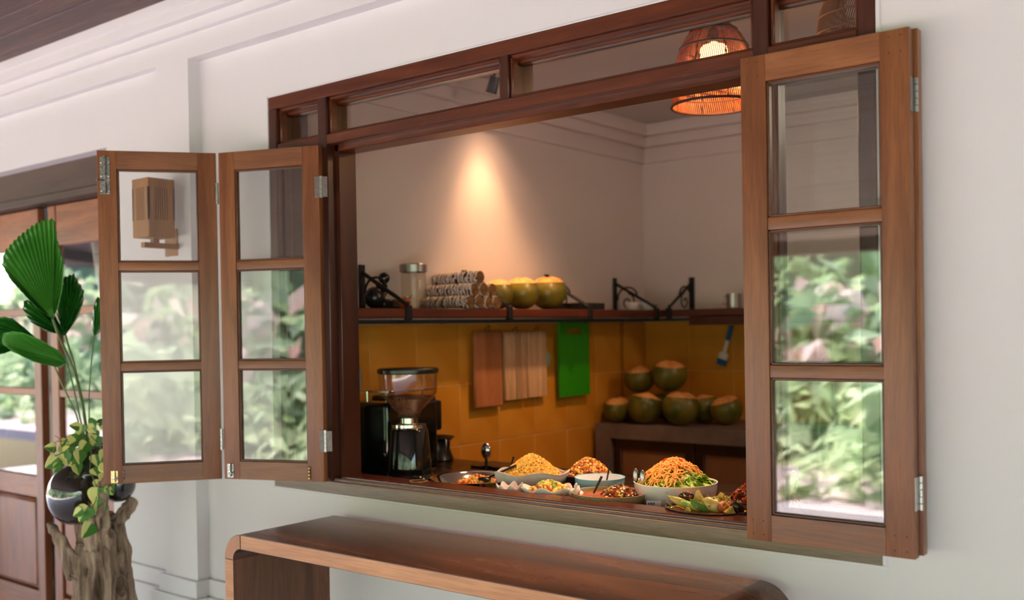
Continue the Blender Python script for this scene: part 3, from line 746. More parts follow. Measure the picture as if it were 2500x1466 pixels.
# ================================================================== HANGING BOARDS
def build_hanging():
    def hang(name, y0, y1, z0, z1, mat, label, cat='board', t=.018, strips=0, group=None):
        yc = (y0+y1)/2; o = thing(name, (.013, yc, z0), label, cat, group)
        H = z1-z0; W = y1-y0
        if strips:
            w = W/strips
            for k in range(strips): bx('strip', (0.02, .02+t-(.002 if k % 2 else 0), -W/2+k*w+.0008, -W/2+(k+1)*w-.0008, 0, H), mat, o, bev=.0015)
        else: bx('board', (.02, .02+t, -W/2, W/2, 0, H), mat, o, bev=.006)
        bm = BM(); tube(bm, [(.030, -.018, H-.004), (.033, -.012, H+.014), (.047, 0, H+.026), (.033, .012, H+.014), (.030, .018, H-.004)], .0016, 6)
        finish('wire_loop', bm, 'iron', o)
        return o
    hang('chopping_board', 1.106, 1.310, 1.182, 1.540, 'board_a', 'plain brown wooden chopping board hanging below the shelf, leftmost of the hanging boards')
    hang('slatted_board', 1.329, 1.500, 1.205, 1.533, 'board_b', 'pale striped wooden board hanging right beside the plain brown one', strips=4)
    hang('slatted_board', 1.506, 1.665, 1.207, 1.532, 'board_b', 'pale striped wooden board hanging beside the teal disc', strips=4)
    g = thing('cutting_board', (.013, 1.905, 1.192), 'bright green plastic cutting board with a grip slot, hanging below the shelf', 'board')
    bm = BM(); W = .27; H = .385
    for d in [(-W/2, W/2, 0, H-.062), (-W/2, -W/2+.07, H-.062, H-.034), (W/2-.06, W/2, H-.062, H-.034), (-W/2, W/2, H-.034, H)]:
        box(bm, .028, .040, *d)
    bmesh.ops.remove_doubles(bm, verts=bm.verts, dist=1e-5); finish('board', bm, 'green', g, smooth=False)
    d = BM(); lathe(d, [(0, 0), (.036, 0), (.040, .006), (.034, .012), (0, .014)], 28)
    o = finish('hanging_disc', d, 'teal'); o.location = (.016, 1.690, 1.392); o.rotation_euler = (0, PI/2, 0)
    tag(o, 'pale teal round disc half hidden behind the right striped board', 'lid')
    b = thing('cleaning_brush', (.505, 2.676, 1.34), 'white brush with a blue handle and blue bristles hanging on the yellow tiles', 'brush'); b.rotation_euler = (0, .28, 0)
    bm = BM(); box(bm, -.012, .012, -.012, .004, .13, .215, bev=.004); finish('handle', bm, 'blue', b)
    bm = BM(); box(bm, -.010, .010, -.010, .004, .055, .13, bev=.004); box(bm, -.028, .028, -.014, .004, .018, .06, bev=.006); finish('body', bm, 'ceramic', b)
    bm = BM()
    for k in range(7):
        for j in range(2): box(bm, -.027+k*.008, -.0215+k*.008, -.013+j*.009, -.006+j*.009, -.012, .02)
    finish('bristles', bm, 'blue', b, smooth=False)
    # grey loop handle at the left jamb
    h = thing('ladle', (.02, .375, 1.31), 'grey wire ladle handle hanging at the left edge of the yellow tiles', 'ladle')
    bm = BM(); tube(bm, [(.0, 0, .21), (.0, 0, .14), (.0, .03, .115), (.0, .048, .07), (.0, .048, .02), (0, .034, -.02)], .0055, 8); finish('handle', bm, 'steel', h)
    bm = BM(); blob(bm, (0, 0, .215), .011, 10); finish('knob', bm, 'iron', h)
build_hanging()

# ================================================================== SHELF OBJECTS
def coconut(loc, r, label, group, cut=.55, tilt=(0, 0), seed=0, rz=0):
    o = thing('coconut', (loc[0], loc[1], loc[2]+r*.985), label, 'coconut', group)
    o.rotation_euler = (tilt[0], tilt[1], rz)
    bm = BM(); prof = []
    n = 14
    for k in range(n+1):
        a = -PI/2+k*(PI/2+cut)/n; prof.append((r*1.0*math.cos(a) if k else 0, r*.98*math.sin(a)))
    lathe(bm, prof, 28, wob=lambda a, rr, z: (1+.035*math.cos(3*a+seed)*min(1, rr/r)+.012*math.sin(5*a+seed*2), 0))
    finish('husk', bm, 'coco', o)
    rt = r*math.cos(cut); zt = r*.98*math.sin(cut); bm = BM()
    lathe(bm, [(rt*1.005, zt-.0005), (rt*.72, zt+r*.16), (rt*.36, zt+r*.27), (rt*.26, zt+r*.285), (0, zt+r*.29)], 9, wob=lambda a, rr, z: (1+.035*math.cos(3*a+seed)+.05*math.sin(4*a+seed), .004*math.sin(7*a+seed) if rr < rt*.9 else 0))
    finish('cut_top', bm, 'husk', o, angle=12)
    return o
def build_shelf_items():
    Z = 1.6372
    for (y, r, l, s) in [(1.185, .078, 'trimmed coconut on the wall shelf partly behind the rolled mats', 1), (1.365, .086, 'trimmed coconut in the middle of the three on the wall shelf', 2), (1.575, .092, 'trimmed coconut on the wall shelf, greenest and furthest along', 3)]:
        coconut((.13, y, Z), r, l, 'trimmed coconuts on the wall shelf', .50, seed=s)
    # jar
    j = thing('storage_jar', (.12, .640, Z), 'tall clear glass jar with a brushed steel lid on the shelf', 'jar')
    bm = BM(); lathe(bm, [(0, 0), (.050, 0), (.054, .006), (.054, .148), (.050, .156), (.047, .156), (.050, .148), (.050, .008), (0, .006)], 28); finish('glass_body', bm, 'jarglass', j)
    bm = BM(); lathe(bm, [(.052, .155), (.058, .156), (.058, .186), (.054, .190), (0, .191)], 28); finish('lid', bm, 'steel', j)
    # portafilter-like black tool with ball knob
    t = thing('espresso_tool', (.12, .415, Z), 'black espresso tool with a round ball knob lying on the shelf', 'tool')
    bm = BM(); blob(bm, (0, .0, .045), .045, 16, (.9, 1, 1)); box(bm, -.03, .03, .02, .13, 0, .040, bev=.008); finish('body', bm, 'blackplastic', t)
    bm = BM(); tube(bm, [(0, .03, .04), (0, .058, .07), (0, .055, .11)], [.016, .012, .009], 10); finish('stem', bm, 'blackplastic', t)
    bm = BM(); blob(bm, (0, .054, .126), .024, 16); finish('ball_knob', bm, 'blackgloss', t)
    w = thing('canister', (.12, .262, Z), 'white canister with a brown lid at the left end of the shelf', 'canister')
    bm = BM(); lathe(bm, [(0, 0), (.046, 0), (.048, .004), (.048, .070), (.044, .074), (0, .074)], 24); finish('body', bm, 'ceramic', w)
    bm = BM(); lathe(bm, [(.046, .0742), (.046, .092), (.040, .096), (0, .096)], 24); finish('lid', bm, 'board_a', w)
    f = thing('tea_strainer', (.20, .502, Z), 'small orange-brown rounded pot with a thin handle beside the glass jar', 'pot')
    bm = BM(); lathe(bm, [(0, 0), (.012, 0), (.024, .012), (.027, .026), (.020, .040), (.008, .044), (0, .050)], 18); finish('body', bm, 'currysauce', f)
    bm = BM(); tube(bm, [(0, .02, .034), (.0, .035, .046), (0, .042, .056)], .002, 6); finish('handle', bm, 'iron', f)
    # rolled mats: axis along x, ends towards the room
    def roll(y, z, r, label, x0=.015, L=.26):
        o = thing('rolled_mat', (x0+L/2, y, z), label, 'mat', 'rolled patterned mats stacked on the shelf')
        o.rotation_euler = (0, R.uniform(-.02, .02), R.uniform(-.04, .04))
        bm = BM(); pr = [(r*.97, -L/2), (r, -L/2+.004), (r*1.02, -L*.2), (r*.99, L*.1), (r*1.01, L*.3), (r, L/2-.004), (r*.96, L/2)]
        lathe(bm, pr, 20, wob=lambda a, rr, zz: (1+.03*math.sin(2*a+zz*30), 0)); bmesh.ops.rotate(bm, verts=bm.verts, cent=(0, 0, 0), matrix=Matrix.Rotation(PI/2, 3, 'Y'))
        finish('fabric', bm, 'mat_print', o)
        bm = BM(); pts = []
        for k in range(46): a = k*.42; rr = r*.1+(r*.82)*k/46; pts.append((L/2-.001, rr*math.cos(a), rr*math.sin(a)))
        tube(bm, pts, r*.062, 6); lathe(bm, [(r*.92, 0), (0, 0)], 16); 
        for v in bm.verts:
            if abs(v.co.z) < 1e-6 and abs(v.co.x) <= r*.93 and v.co.x < L/2-.01: v.co = Vector((L/2-.004, v.co.x, v.co.y))
        finish('coiled_end', bm, 'straw', o)
    r = .029
    names = ['bottom left', 'bottom second', 'bottom third', 'bottom right']
    for k in range(4): roll(.825+k*.060, Z+r, r, 'rolled patterned mat lying in the %s place of the pile on the shelf' % names[k])
    for k, nm in enumerate(['left', 'middle', 'right']): roll(.855+k*.060, Z+r+.052, r, 'rolled patterned mat in the second layer of the pile, %s one' % nm)
    roll(.888, Z+r+.104, r, 'rolled patterned mat topmost on the pile on the shelf')
    t = thing('tray', (.15, 1.80, Z), 'low black tray standing on the shelf right of the coconuts', 'tray')
    bm = BM(); box(bm, -.09, .09, -.11, .11, 0, .006); 
    for d in [(-.09, -.084, -.11, .11), (.084, .09, -.11, .11), (-.084, .084, -.11, -.104), (-.084, .084, .104, .11)]: box(bm, d[0], d[1], d[2], d[3], .006, .034)
    finish('tray_body', bm, 'blackplastic', t, smooth=False)
    for (y, x, l) in [(2.300, .16, 'small white cup on the shelf, left of the pair by the scrolled bracket'), (2.425, .17, 'small white cup on the shelf in the corner, right of the pair')]:
        c = thing('cup', (x, y, Z), l, 'cup', 'pair of white cups on the shelf')
        bm = BM(); lathe(bm, [(0, .003), (.024, 0), (.030, .004), (.040, .036), (.042, .044), (.039, .044), (.036, .034), (.026, .008), (0, .007)], 24); finish('bowl', bm, 'ceramic', c)
        bm = BM(); tube(bm, [(.0, .036, .036), (0, .054, .034), (0, .056, .02), (0, .034, .012)], .004, 8); finish('handle', bm, 'ceramic', c)
    m = thing('mug', (.652, 2.53, Z), 'steel mug on the far shelf beside the shutter edge', 'mug')
    bm = BM(); lathe(bm, [(0, .002), (.034, 0), (.038, .003), (.038, .078), (.0365, .078), (.036, .005), (0, .004)], 26); finish('body', bm, 'steel', m)
    bm = BM(); tube(bm, [(-.037, -.0, .066), (-.060, 0, .062), (-.062, 0, .028), (-.037, 0, .018)], .004, 8); finish('handle', bm, 'steel', m)
build_shelf_items()

def build_counter_coconuts():
    z = 1.0312
    G = 'trimmed coconuts piled on the far counter'
    for (x, y, r, l, s, dz) in [(.116, 2.20, .075, 'green coconut at the left end of the bottom row on the far counter', 1, 0), (.298, 2.195, .094, 'large green coconut in the front of the pile, second from left in the bottom row', 2, 0),
                         (.498, 2.220, .097, 'yellowish coconut in the front of the pile with a pale rough cut top', 3, 0), (.535, 2.405, .084, 'coconut behind the yellowish one in the bottom row', 4, 0), (.692, 2.350, .084, 'brownish coconut at the right end of the bottom row', 5, 0),
                         (.100, 2.365, .078, 'dark green coconut hidden behind the bottom row, carrying the upper left one', 8, 0), (.320, 2.400, .092, 'coconut hidden behind the front pair', 9, 0),
                         (.192, 2.315, .084, 'dark green coconut on top of the pile, upper left', 6, .152), (.372, 2.320, .094, 'green coconut with an orange pointed cut top, highest on the pile', 7, .166)]:
        coconut((x, y, z+dz), r, l, G, .52, tilt=(R.uniform(.1, .3), R.uniform(-.15, .15)) if dz == 0 else (.12, .06), seed=s, rz=s)
build_counter_coconuts()

# ================================================================== PENDANTS AND SPOT
def rattan_lamp(loc, r, h, label, lit=True, dim='rattan'):
    o = thing('pendant_lamp', (loc[0], loc[1], loc[2]), label, 'lamp')
    def rad(t):  # t = 0 bottom .. 1 top
        return r*(1.0-.0*t if t < .0 else (math.sqrt(max(0, 1-(t*.93)**2.6))*.97+.03*(1-t)))
    bm = BM(); n = 124
    for k in range(n):
        a0 = 2*PI*k/n; pts = []
        for j in range(9):
            t = j/8; a = a0+.35*t; rr = rad(t)
            pts.append((rr*math.cos(a), rr*math.sin(a), h*t*.98))
        tube(bm, pts, .0018, 4, cap=False)
    finish('woven_strands', bm, dim, o)
    bm = BM()
    for t in (.0, .16, .42, .72, .93):
        rr = rad(t)+.001; tube(bm, [(rr*math.cos(2*PI*k/40), rr*math.sin(2*PI*k/40), h*t*.98) for k in range(40)], .0034 if t else .0048, 6, closed=True)
    for k in range(8):
        a0 = 2*PI*k/8; tube(bm, [((rad(j/8)-.002)*math.cos(a0), (rad(j/8)-.002)*math.sin(a0), h*j/8*.98) for j in range(9)], .002, 5, cap=False)
    finish('rib', bm, 'rattan_dark' if lit else dim, o)
    bm = BM(); tube(bm, [(0, 0, h*.9), (0, 0, 2.72-loc[2])], .0035, 6); finish('cable', bm, 'blackplastic', o)
    bm = BM(); lathe(bm, [(0, h*.78), (.018, h*.78), (.020, h*.92), (.008, h*.97), (0, h*.97)], 16); finish('socket', bm, 'iron', o)
    bm = BM(); lathe(bm, [(0, h*.46), (.040, h*.46), (.047, h*.49), (.047, h*.70), (.040, h*.735), (.014, h*.75), (.012, h*.785), (0, h*.785)], 24)
    finish('bulb', bm, 'bulb' if lit else 'ceramic', o)
    if lit:
        l = lamp('POINT', 'pendant_bulb_light', (0, 0, 0), 8, (1, .50, .18), shadow_soft_size=.03); l.parent = o; l.location = (0, 0, h*.36)
    return o
rattan_lamp((1.441, .80, 2.318), .148, .285, 'glowing orange woven rattan pendant lamp hanging inside the window')
rattan_lamp((1.955, .80, 2.440), .135, .200, 'woven pendant shape standing in for a reflection in the small top right window light', lit=False, dim='sconce')  # added inside the room in place of a faint lamp reflection in the glass
def build_spot():
    s = thing('ceiling_spotlight', (.25, 1.04, 2.714), 'small black ceiling spotlight seen through the top window light', 'lamp')
    bm = BM(); lathe(bm, [(.028, 0), (.028, -.012), (0, -.012)], 20); tube(bm, [(0, 0, -.01), (0, 0, -.045)], .006, 8); finish('mount', bm, 'blackplastic', s)
    bm = BM(); bmesh.ops.create_cone(bm, cap_ends=True, segments=20, radius1=.026, radius2=.022, depth=.075, matrix=Matrix.Translation((-.008, 0, -.085)) @ Matrix.Rotation(.35, 4, 'Y')); finish('head', bm, 'blackplastic', s)
build_spot()

# ================================================================== COFFEE MACHINES
def build_coffee():
    g = thing('coffee_grinder', (.390, .322, .985), 'black coffee grinder with a clear hopper full of beans', 'grinder')
    def hexish(bm, r0, r1, z0, z1, n=28):
        lathe(bm, [(0, z0), (r0, z0), (r0*1.0, z0+.004), (r1, z1-.004), (r1*.97, z1), (0, z1)], n, wob=None)
    bm = BM(); lathe(bm, [(0, 0), (.092, 0), (.096, .006), (.094, .014), (.086, .022), (0, .022)], 32); finish('base', bm, 'blackgloss', g)
    bm = BM(); hexish(bm, .084, .072, .022, .190); finish('body', bm, 'blackgloss', g)
    bm = BM(); lathe(bm, [(0, .190), (.068, .190), (.070, .194), (.064, .197), (.066, .199), (.066, .209), (.060, .212), (.034, .213), (.034, .232), (.030, .234), (0, .234)], 28, wob=lambda a, rr, z: (1+(.03*math.cos(12*a) if rr > .05 else 0), 0)); finish('adjustment_collar', bm, 'chrome', g)
    bm = BM(); lathe(bm, [(.036, .232), (.041, .236), (.042, .250), (.052, .262), (.104, .318), (.109, .328), (.112, .401), (.1095, .401), (.1065, .328), (.101, .319), (.049, .264), (.039, .252), (.036, .244)], 48); finish('hopper', bm, 'hopper', g)
    bm = BM(); lathe(bm, [(.0, .402), (.113, .401), (.117, .404), (.117, .416), (.111, .421), (0, .424)], 40); finish('lid', bm, 'blackplastic', g)
    bm = BM()
    lathe(bm, [(0, .243), (.033, .246), (.044, .262), (.083, .306), (.060, .311), (0, .314)], 24)
    for k in range(1100):
        z = R.uniform(.250, .315); rm = .036+max(0, (z-.252))*.86; a = R.uniform(0, 2*PI); rr = rm*R.uniform(.85, 1.0) if z < .308 else rm*math.sqrt(R.random())
        bit(bm, Vector((rr*math.cos(a), rr*math.sin(a), z)), .010, (1, .65, .5), 0, 'ico')
    tag(finish('coffee_beans', bm, 'beans', g, angle=60), kind='stuff')
    e = thing('espresso_machine', (.162, .455, .985), 'glossy black espresso machine with a chrome cup rail beside the grinder', 'coffee machine')
    bm = BM(); box(bm, -.128, .128, -.15, .14, .004, .285, bev=.022, seg=4); finish('housing', bm, 'blackgloss', e)
    bm = BM(); box(bm, -.12, .122, .0, .14, .20, .300, bev=.016, seg=3); finish('boiler_top', bm, 'blackplastic', e)
    bm = BM(); box(bm, -.11, .095, .135, .20, .15, .275, bev=.012, seg=2); finish('brew_head', bm, 'blackplastic', e)
    bm = BM(); z = .325; tube(bm, [(-.13, -.11, z), (.08, -.11, z), (.10, -.10, z), (.115, .0, z), (.12, .12, z)], .0032, 8)
    for (x, y) in [(-.02, -.11), (.085, -.108), (.118, .06)]: tube(bm, [(x, y, .278), (x, y, z)], .004, 8)
    finish('cup_rail', bm, 'chrome', e)
    bm = BM(); box(bm, .1285, .132, -.10, .09, .03, .045); box(bm, -.12, .12, -.13, .13, 0, .006); finish('foot_trim', bm, 'steel', e, smooth=False)
    bm = BM(); tube(bm, [(.130, -.05, .20), (.138, -.05, .19), (.140, -.05, .06), (.145, -.03, .045), (.150, .03, .040)], .007, 10); finish('steam_pipe', bm, 'chrome', e)
    p = thing('saucepan', (.098, .785, .985), 'small dark saucepan behind the coffee grinder', 'pan')
    bm = BM(); lathe(bm, [(0, 0), (.070, 0), (.076, .006), (.060, .05), (.062, .082), (.082, .10), (.080, .102), (.058, .083), (.056, .05), (.07, .01), (0, .006)], 28); finish('body', bm, 'blackplastic', p)
    bm = BM(); tube(bm, [(.075, -.02, .095), (.085, -.03, .07), (.078, -.03, .04)], .004, 8); finish('handle', bm, 'steel', p)
    bm = BM(); box(bm, .02, .07, -.075, -.070, .04, .062); finish('tag_card', bm, 'paper', p, smooth=False)
    s = thing('serving_spoon', (.492, .652, .985), 'upright chrome ladle head showing behind the rice dish', 'ladle')
    bm = BM(); tube(bm, [(0, 0, 0), (.0, 0, .05)], .006, 8); finish('handle', bm, 'blackplastic', s)
    bm = BM(); blob(bm, (.0, 0, .078), .030, 16, (.8, .45, 1.1)); finish('bowl', bm, 'chrome', s)
    t = thing('dark_cloth', (.52, .74, .985), 'dark folded cloth lying on the counter behind the steel pan', 'cloth')
    bm = BM(); box(bm, -.14, .16, -.06, .09, 0, .012, bev=.004)
    bmesh.ops.subdivide_edges(bm, edges=bm.edges, cuts=6)
    for v in bm.verts:
        if v.co.z > .004: v.co.z += .006*noise.noise(v.co*22)
    finish('cloth', bm, 'blackplastic', t)
    r = BM(); pts = [(.030*math.cos(a)*(1+.1*math.cos(a)), .022*math.sin(a)-(.006 if 3.6 < a < 5.4 else 0), .003) for a in [2*PI*k/28 for k in range(28)]]
    tube(r, pts, .0028, 8, closed=True); o = finish('rubber_ring', r, 'straw'); o.location = (.683, .062, 1.0302); o.rotation_euler = (0, 0, .6)
    tag(o, 'tan rubber ring lying on the red-brown window sill below the grinder', 'ring')
build_coffee()

# ================================================================== FOOD
def mound(bm, rx, ry, h, amp, fr, seed, n=34, m=14, base=0, flat=1.6):
    c = bm.verts.new((0, 0, base+h)); prev = None
    for j in range(1, m+1):
        t = j/m; ring = []
        for k in range(n):
            a = 2*PI*k/n; z = h*(1-t**flat) ; p = Vector((rx*t*math.cos(a), ry*t*math.sin(a), base+z))
            d = noise.noise(p*fr+Vector((seed, seed*2, 0)))*amp*(1-.7*t**6); p.z += d; p.x += d*.6*math.cos(a); p.y += d*.6*math.sin(a)
            ring.append(bm.verts.new(p))
        for k in range(n):
            if prev is None: bm.faces.new((c, ring[k], ring[(k+1) % n]))
            else: bm.faces.new((prev[k], ring[k], ring[(k+1) % n], prev[(k+1) % n]))
        prev = ring
    bm.faces.new(prev[::-1])
def surf_pt(rx, ry, h, flat=1.6, base=0, tmax=.97):
    t = tmax*math.sqrt(R.random()); a = R.uniform(0, 2*PI)
    return Vector((rx*t*math.cos(a), ry*t*math.sin(a), base+h*(1-t**flat)))
def bowl(name, loc, r, h, mat, label, sx=1, sy=1, foot=.45, wob=None, t=.004, cat='bowl', inner=None, seg=44, rot=0, group=None):
    o = thing(name, loc, label, cat, group, rot=rot)
    pr = [(0, .002), (r*foot, 0), (r*foot*1.06, .004)]
    for k in range(1, 9):
        u = k/8; rr = r*(foot*1.06+(1-foot*1.06)*math.sin(u*PI/2)**.8); pr.append((rr, .004+(h-.004)*u**1.35))
    bm = BM(); lathe(bm, pr+[(r+.0008, h+.0012), (r-t*.6, h+.0014), (r-t, h-.001)], seg, sx=sx, sy=sy, wob=wob); finish('bowl_body', bm, mat, o)
    ip = [(r-t, h-.001)]+[(max(.001, p[0]-t), p[1]+t*.9) for p in pr[2:-1][::-1]]+[(0, .007)]
    bm = BM(); lathe(bm, ip, seg, sx=sx, sy=sy, wob=wob); finish('inside', bm, inner or mat, o)
    return o
def utensil(loc, p0, p1, r, mat, label, head=None, name='serving_spoon'):
    o = thing(name, loc, label, 'spoon')
    bm = BM(); tube(bm, [p0, tuple((a+b)/2 for a, b in zip(p0, p1)), p1], [r*.7, r*.85, r], 8); finish('handle', bm, mat, o)
    if head:
        bm = BM(); blob(bm, p0, .022, 12, (1.2, .8, .4)); finish('spoon_bowl', bm, mat, o)
    return o
def build_food():
    Z = .985
    wavy = lambda amp, n, s: (lambda a, rr, z: (1+amp*.5*math.cos(n*a+s)*(rr > .05), amp*.12*math.sin(n*a+s*2)*(z > .03)))
    # --- rice in organic white dish
    bowl('serving_dish', (.965, .335, Z), .130, .070, 'shell', 'wavy off-white shell-shaped dish heaped with yellow rice', 1.0, .68, rot=.60, wob=wavy(.05, 5, 1), cat='dish')
    bm = BM(); mound(bm, .098, .066, .072, .014, 24, 3, flat=1.35)
    for k in range(2600): bit(bm, surf_pt(.102, .070, .073, flat=1.35, tmax=.99)+Vector((0, 0, R.uniform(-.001, .0055))), .0075, (1, .5, .45), 1 if R.random() < .035 else 0)
    o = finish('yellow_rice', bm, ['rice', 'herb'], angle=60); o.location = (.965, .335, Z+.054); o.rotation_euler = (0, 0, .60); tag(o, 'heap of yellow fried rice in the wavy white dish', 'rice', kind='stuff')
    utensil((.895, .295, Z+.062), (0, 0, 0), (-.0, .028, .055), .0035, 'blackplastic', 'black spoon stuck in the left side of the yellow rice')
    # --- chrome pan with vegetables
    p = thing('steel_pan', (.748, .285, Z), 'shallow shiny steel pan with cooked vegetables beside the coffee grinder', 'pan')
    bm = BM(); lathe(bm, [(0, .002), (.112, .0), (.120, .004), (.144, .034), (.160, .038), (.162, .0395), (.159, .041), (.142, .036), (.117, .006), (0, .005)], 56); finish('pan_body', bm, 'chrome', p)
    bm = BM(); mound(bm, .085, .070, .034, .016, 30, 9)
    for k in range(230): bit(bm, surf_pt(.090, .074, .036)+Vector((0, 0, R.uniform(0, .006))), R.uniform(.012, .026), (1, .7, .4), R.choice([0, 0, 0, 1, 2]), 'ico')
    o = finish('stir_fried_vegetables', bm, ['carrot', 'lettuce', 'currysauce'], angle=50); o.location = (.788, .258, Z+.010); tag(o, 'orange and green stir-fried vegetables in the steel pan', 'vegetables', kind='stuff')
    utensil((.835, .235, Z+.045), (0, 0, 0), (.105, .045, .050), .0048, 'blackplastic', 'black spoon leaning across the steel pan', True)
    # --- clam shells
    def clam(loc, rx, ry, h, rot, label, seed):
        o = thing('clam_shell_dish', loc, label, 'dish', rot=rot); bm = BM(); n, m = 72, 9; outer = []; inner = []
        for side, store in ((0, outer), (1, inner)):
            for j in range(m+1):
                t = j/m; ring = []
                for k in range(n):
                    a = 2*PI*k/n; rib = .5+.5*math.cos(7*a+seed); f = 1+.16*rib*t
                    rr = (.25+.75*t)*f; z = h*t**1.8+.014*rib*t**3
                    if side: rr -= .035; z += .004
                    ring.append(bm.verts.new((rx*rr*math.cos(a), ry*rr*math.sin(a), z)))
                store.append(ring)
            for j in range(m):
                for k in range(n): bm.faces.new((store[j][k], store[j][(k+1) % n], store[j+1][(k+1) % n], store[j+1][k]))
            bm.faces.new(store[0])
        for k in range(n): bm.faces.new((outer[-1][k], outer[-1][(k+1) % n], inner[-1][(k+1) % n], inner[-1][k]))
        finish('shell', bm, 'shell', o, angle=60); return o
    clam((1.165, .165, Z+.0), .084, .056, .044, .55, 'ribbed white clam shell dish of fried cauliflower, left of the stoneware bowl', 0)
    bm = BM(); mound(bm, .076, .052, .040, .012, 40, 5)
    for k in range(170): bit(bm, surf_pt(.080, .055, .040)+Vector((0, 0, R.uniform(0, .005))), R.uniform(.010, .020), (1, .8, .7), R.choice([0, 0, 0, 1, 2, 2]), 'ico')
    o = finish('fried_cauliflower', bm, ['rice', 'lettuce', 'sambal'], angle=70); o.location = (1.165, .165, Z+.030); o.rotation_euler = (0, 0, .55); tag(o, 'golden fried cauliflower with green shreds in the clam shell', 'vegetables', kind='stuff')
    clam((1.015, .150, Z+.0), .048, .040, .040, 2.2, 'small white clam shell dish of orange sauce beside the steel pan', 2)
    bm = BM(); mound(bm, .040, .030, .014, .006, 60, 2)
    for k in range(30): bit(bm, surf_pt(.040, .028, .014), .012, (1, .6, .6), 0, 'ico')
    o = finish('orange_relish', bm, ['currysauce'], angle=60); o.location = (1.015, .150, Z+.022); tag(o, 'orange relish in the small clam shell', 'sauce', kind='stuff')
    bm = BM(); mound(bm, .05, .022, .012, .01, 60, 7)
    for k in range(26): bit(bm, surf_pt(.055, .026, .014), .018, (1, .8, .6), R.choice([0, 1]), 'ico')
    o = finish('tomato_relish', bm, ['carrot', 'tomato'], angle=60); o.location = (1.262, .120, Z+.0005); o.rotation_euler = (0, 0, .5); tag(o, 'spilled red and orange tomato relish between clam shell and stoneware bowl', 'sauce', kind='stuff')
    sh = BM(); pts = [(.012*(1-k/9)*math.cos(k*1.3), .012*(1-k/9)*math.sin(k*1.3), .052*k/9) for k in range(10)]
    tube(sh, pts, [.020*(1-k/10.5) for k in range(10)], 12); o = finish('sea_shell', sh, 'shell'); o.location = (1.262, .172, Z+.030); o.rotation_euler = (.3, .3, 0); tag(o, 'pointed pink sea shell standing between the clam shell and the stoneware bowl', 'shell')
    # --- black bowl with orange noodles
    bowl('black_bowl', (1.120, .455, Z), .088, .056, 'darkbowl', 'dark bowl heaped with orange fried noodles behind the blue bowl')
    bm = BM(); mound(bm, .080, .080, .062, .012, 34, 8)
    for k in range(700): bit(bm, surf_pt(.082, .082, .064)+Vector((0, 0, R.uniform(-.002, .005))), R.uniform(.008, .013), (1, .6, .5), R.choice([0, 0, 1]))
    o = finish('fried_noodles', bm, ['sambal', 'rice'], angle=60); o.location = (1.120, .455, Z+.046); tag(o, 'heap of orange-brown fried noodles in the dark bowl', 'noodles', kind='stuff')
    # --- blue bowl
    bowl('blue_bowl', (1.245, .335, Z), .082, .072, 'blueceramic', 'pale blue bowl with a white inside in the middle of the buffet', foot=.5, inner='ceramic')
    utensil((1.255, .345, Z+.020), (0, 0, 0), (.010, .030, .112), .0035, 'blackplastic', 'tall black spoon standing in the pale blue bowl')
    # --- stoneware bowl with curry
    bowl('stoneware_bowl', (1.376, .190, Z), .119, .054, 'stoneware', 'speckled cream stoneware bowl of red-orange curry at the window edge', foot=.55, sx=1, sy=.92)
    bm = BM(); lathe(bm, [(.104, .0), (.09, .001), (.05, .0015), (0, .002)], 40, sy=.92)
    o = finish('curry_sauce', bm, 'currysauce'); o.location = (1.376, .190, Z+.043); tag(o, 'glossy red-orange curry sauce filling the stoneware bowl', 'curry', kind='stuff')
    bm = BM(); mound(bm, .046, .040, .026, .014, 36, 11)
    for k in range(330): bit(bm, surf_pt(.054, .046, .027, tmax=1.1)+Vector((0, 0, R.uniform(0, .006))), R.uniform(.006, .015), (1, .6, .4), R.choice([0, 0, 1, 2]))
    o = finish('shredded_meat', bm, ['meat', 'redfry', 'chayote'], angle=60); o.location = (1.398, .215, Z+.042); tag(o, 'shredded brown meat piled in the stoneware bowl curry', 'meat', kind='stuff')
    utensil((1.335, .165, Z+.050), (0, 0, 0), (.018, .020, .052), .0042, 'blackplastic', 'short black spoon standing in the stoneware bowl')
    # --- salad bowl
    bowl('salad_bowl', (1.535, .320, Z), .128, .083, 'ceramic', 'large white bowl heaped with shredded carrot salad', foot=.6)
    SX, SY, SZ = 1.535, .320, Z+.070
    bm = BM(); mound(bm, .112, .112, .058, .014, 26, 4, flat=1.5)
    for k in range(330):
        p = surf_pt(.112, .112, .042, tmax=1.0); s = R.uniform(.012, .024) if p.x+p.y < .06 else R.uniform(.016, .030); q = rq(); p.z += .004
        vsx = [bm.verts.new(p+q @ Vector((math.cos(a)*s*R.uniform(.7, 1.1), math.sin(a)*s*.6, R.uniform(-.25, .25)*s))) for a in [2*PI*i/7 for i in range(7)]]
        cv = bm.verts.new(p+q @ Vector((0, 0, s*.3)))
        for i in range(7): bm.faces.new((cv, vsx[i], vsx[(i+1) % 7]))
    o = finish('lettuce_leaves', bm, 'lettuce', angle=70); o.location = (SX, SY, SZ); tag(o, 'green lettuce lining the white salad bowl', 'lettuce', kind='stuff')
    bm = BM()
    for k in range(420):
        t = math.sqrt(R.random())*.92; a = R.uniform(0, 2*PI)
        if (math.cos(a-.10) > .55 and t > .5) or t > .90: continue
        b0 = Vector((.105*t*math.cos(a), .105*t*math.sin(a), 0)); L = R.uniform(.03, .075); d = R.uniform(0, 2*PI); pts = []; cv = R.uniform(-8, 8)
        for j in range(6):
            u = (j/5-.5)*L; q = b0+Vector((math.cos(d+cv*u)*u, math.sin(d+cv*u)*u, 0)); tt = min(1.15, q.length/.112)
            q.z = .068*(1-tt**1.6)+R.uniform(.004, .013)+.004*math.sin(j+k); pts.append(q)
        tube(bm, pts, .0019, 4)
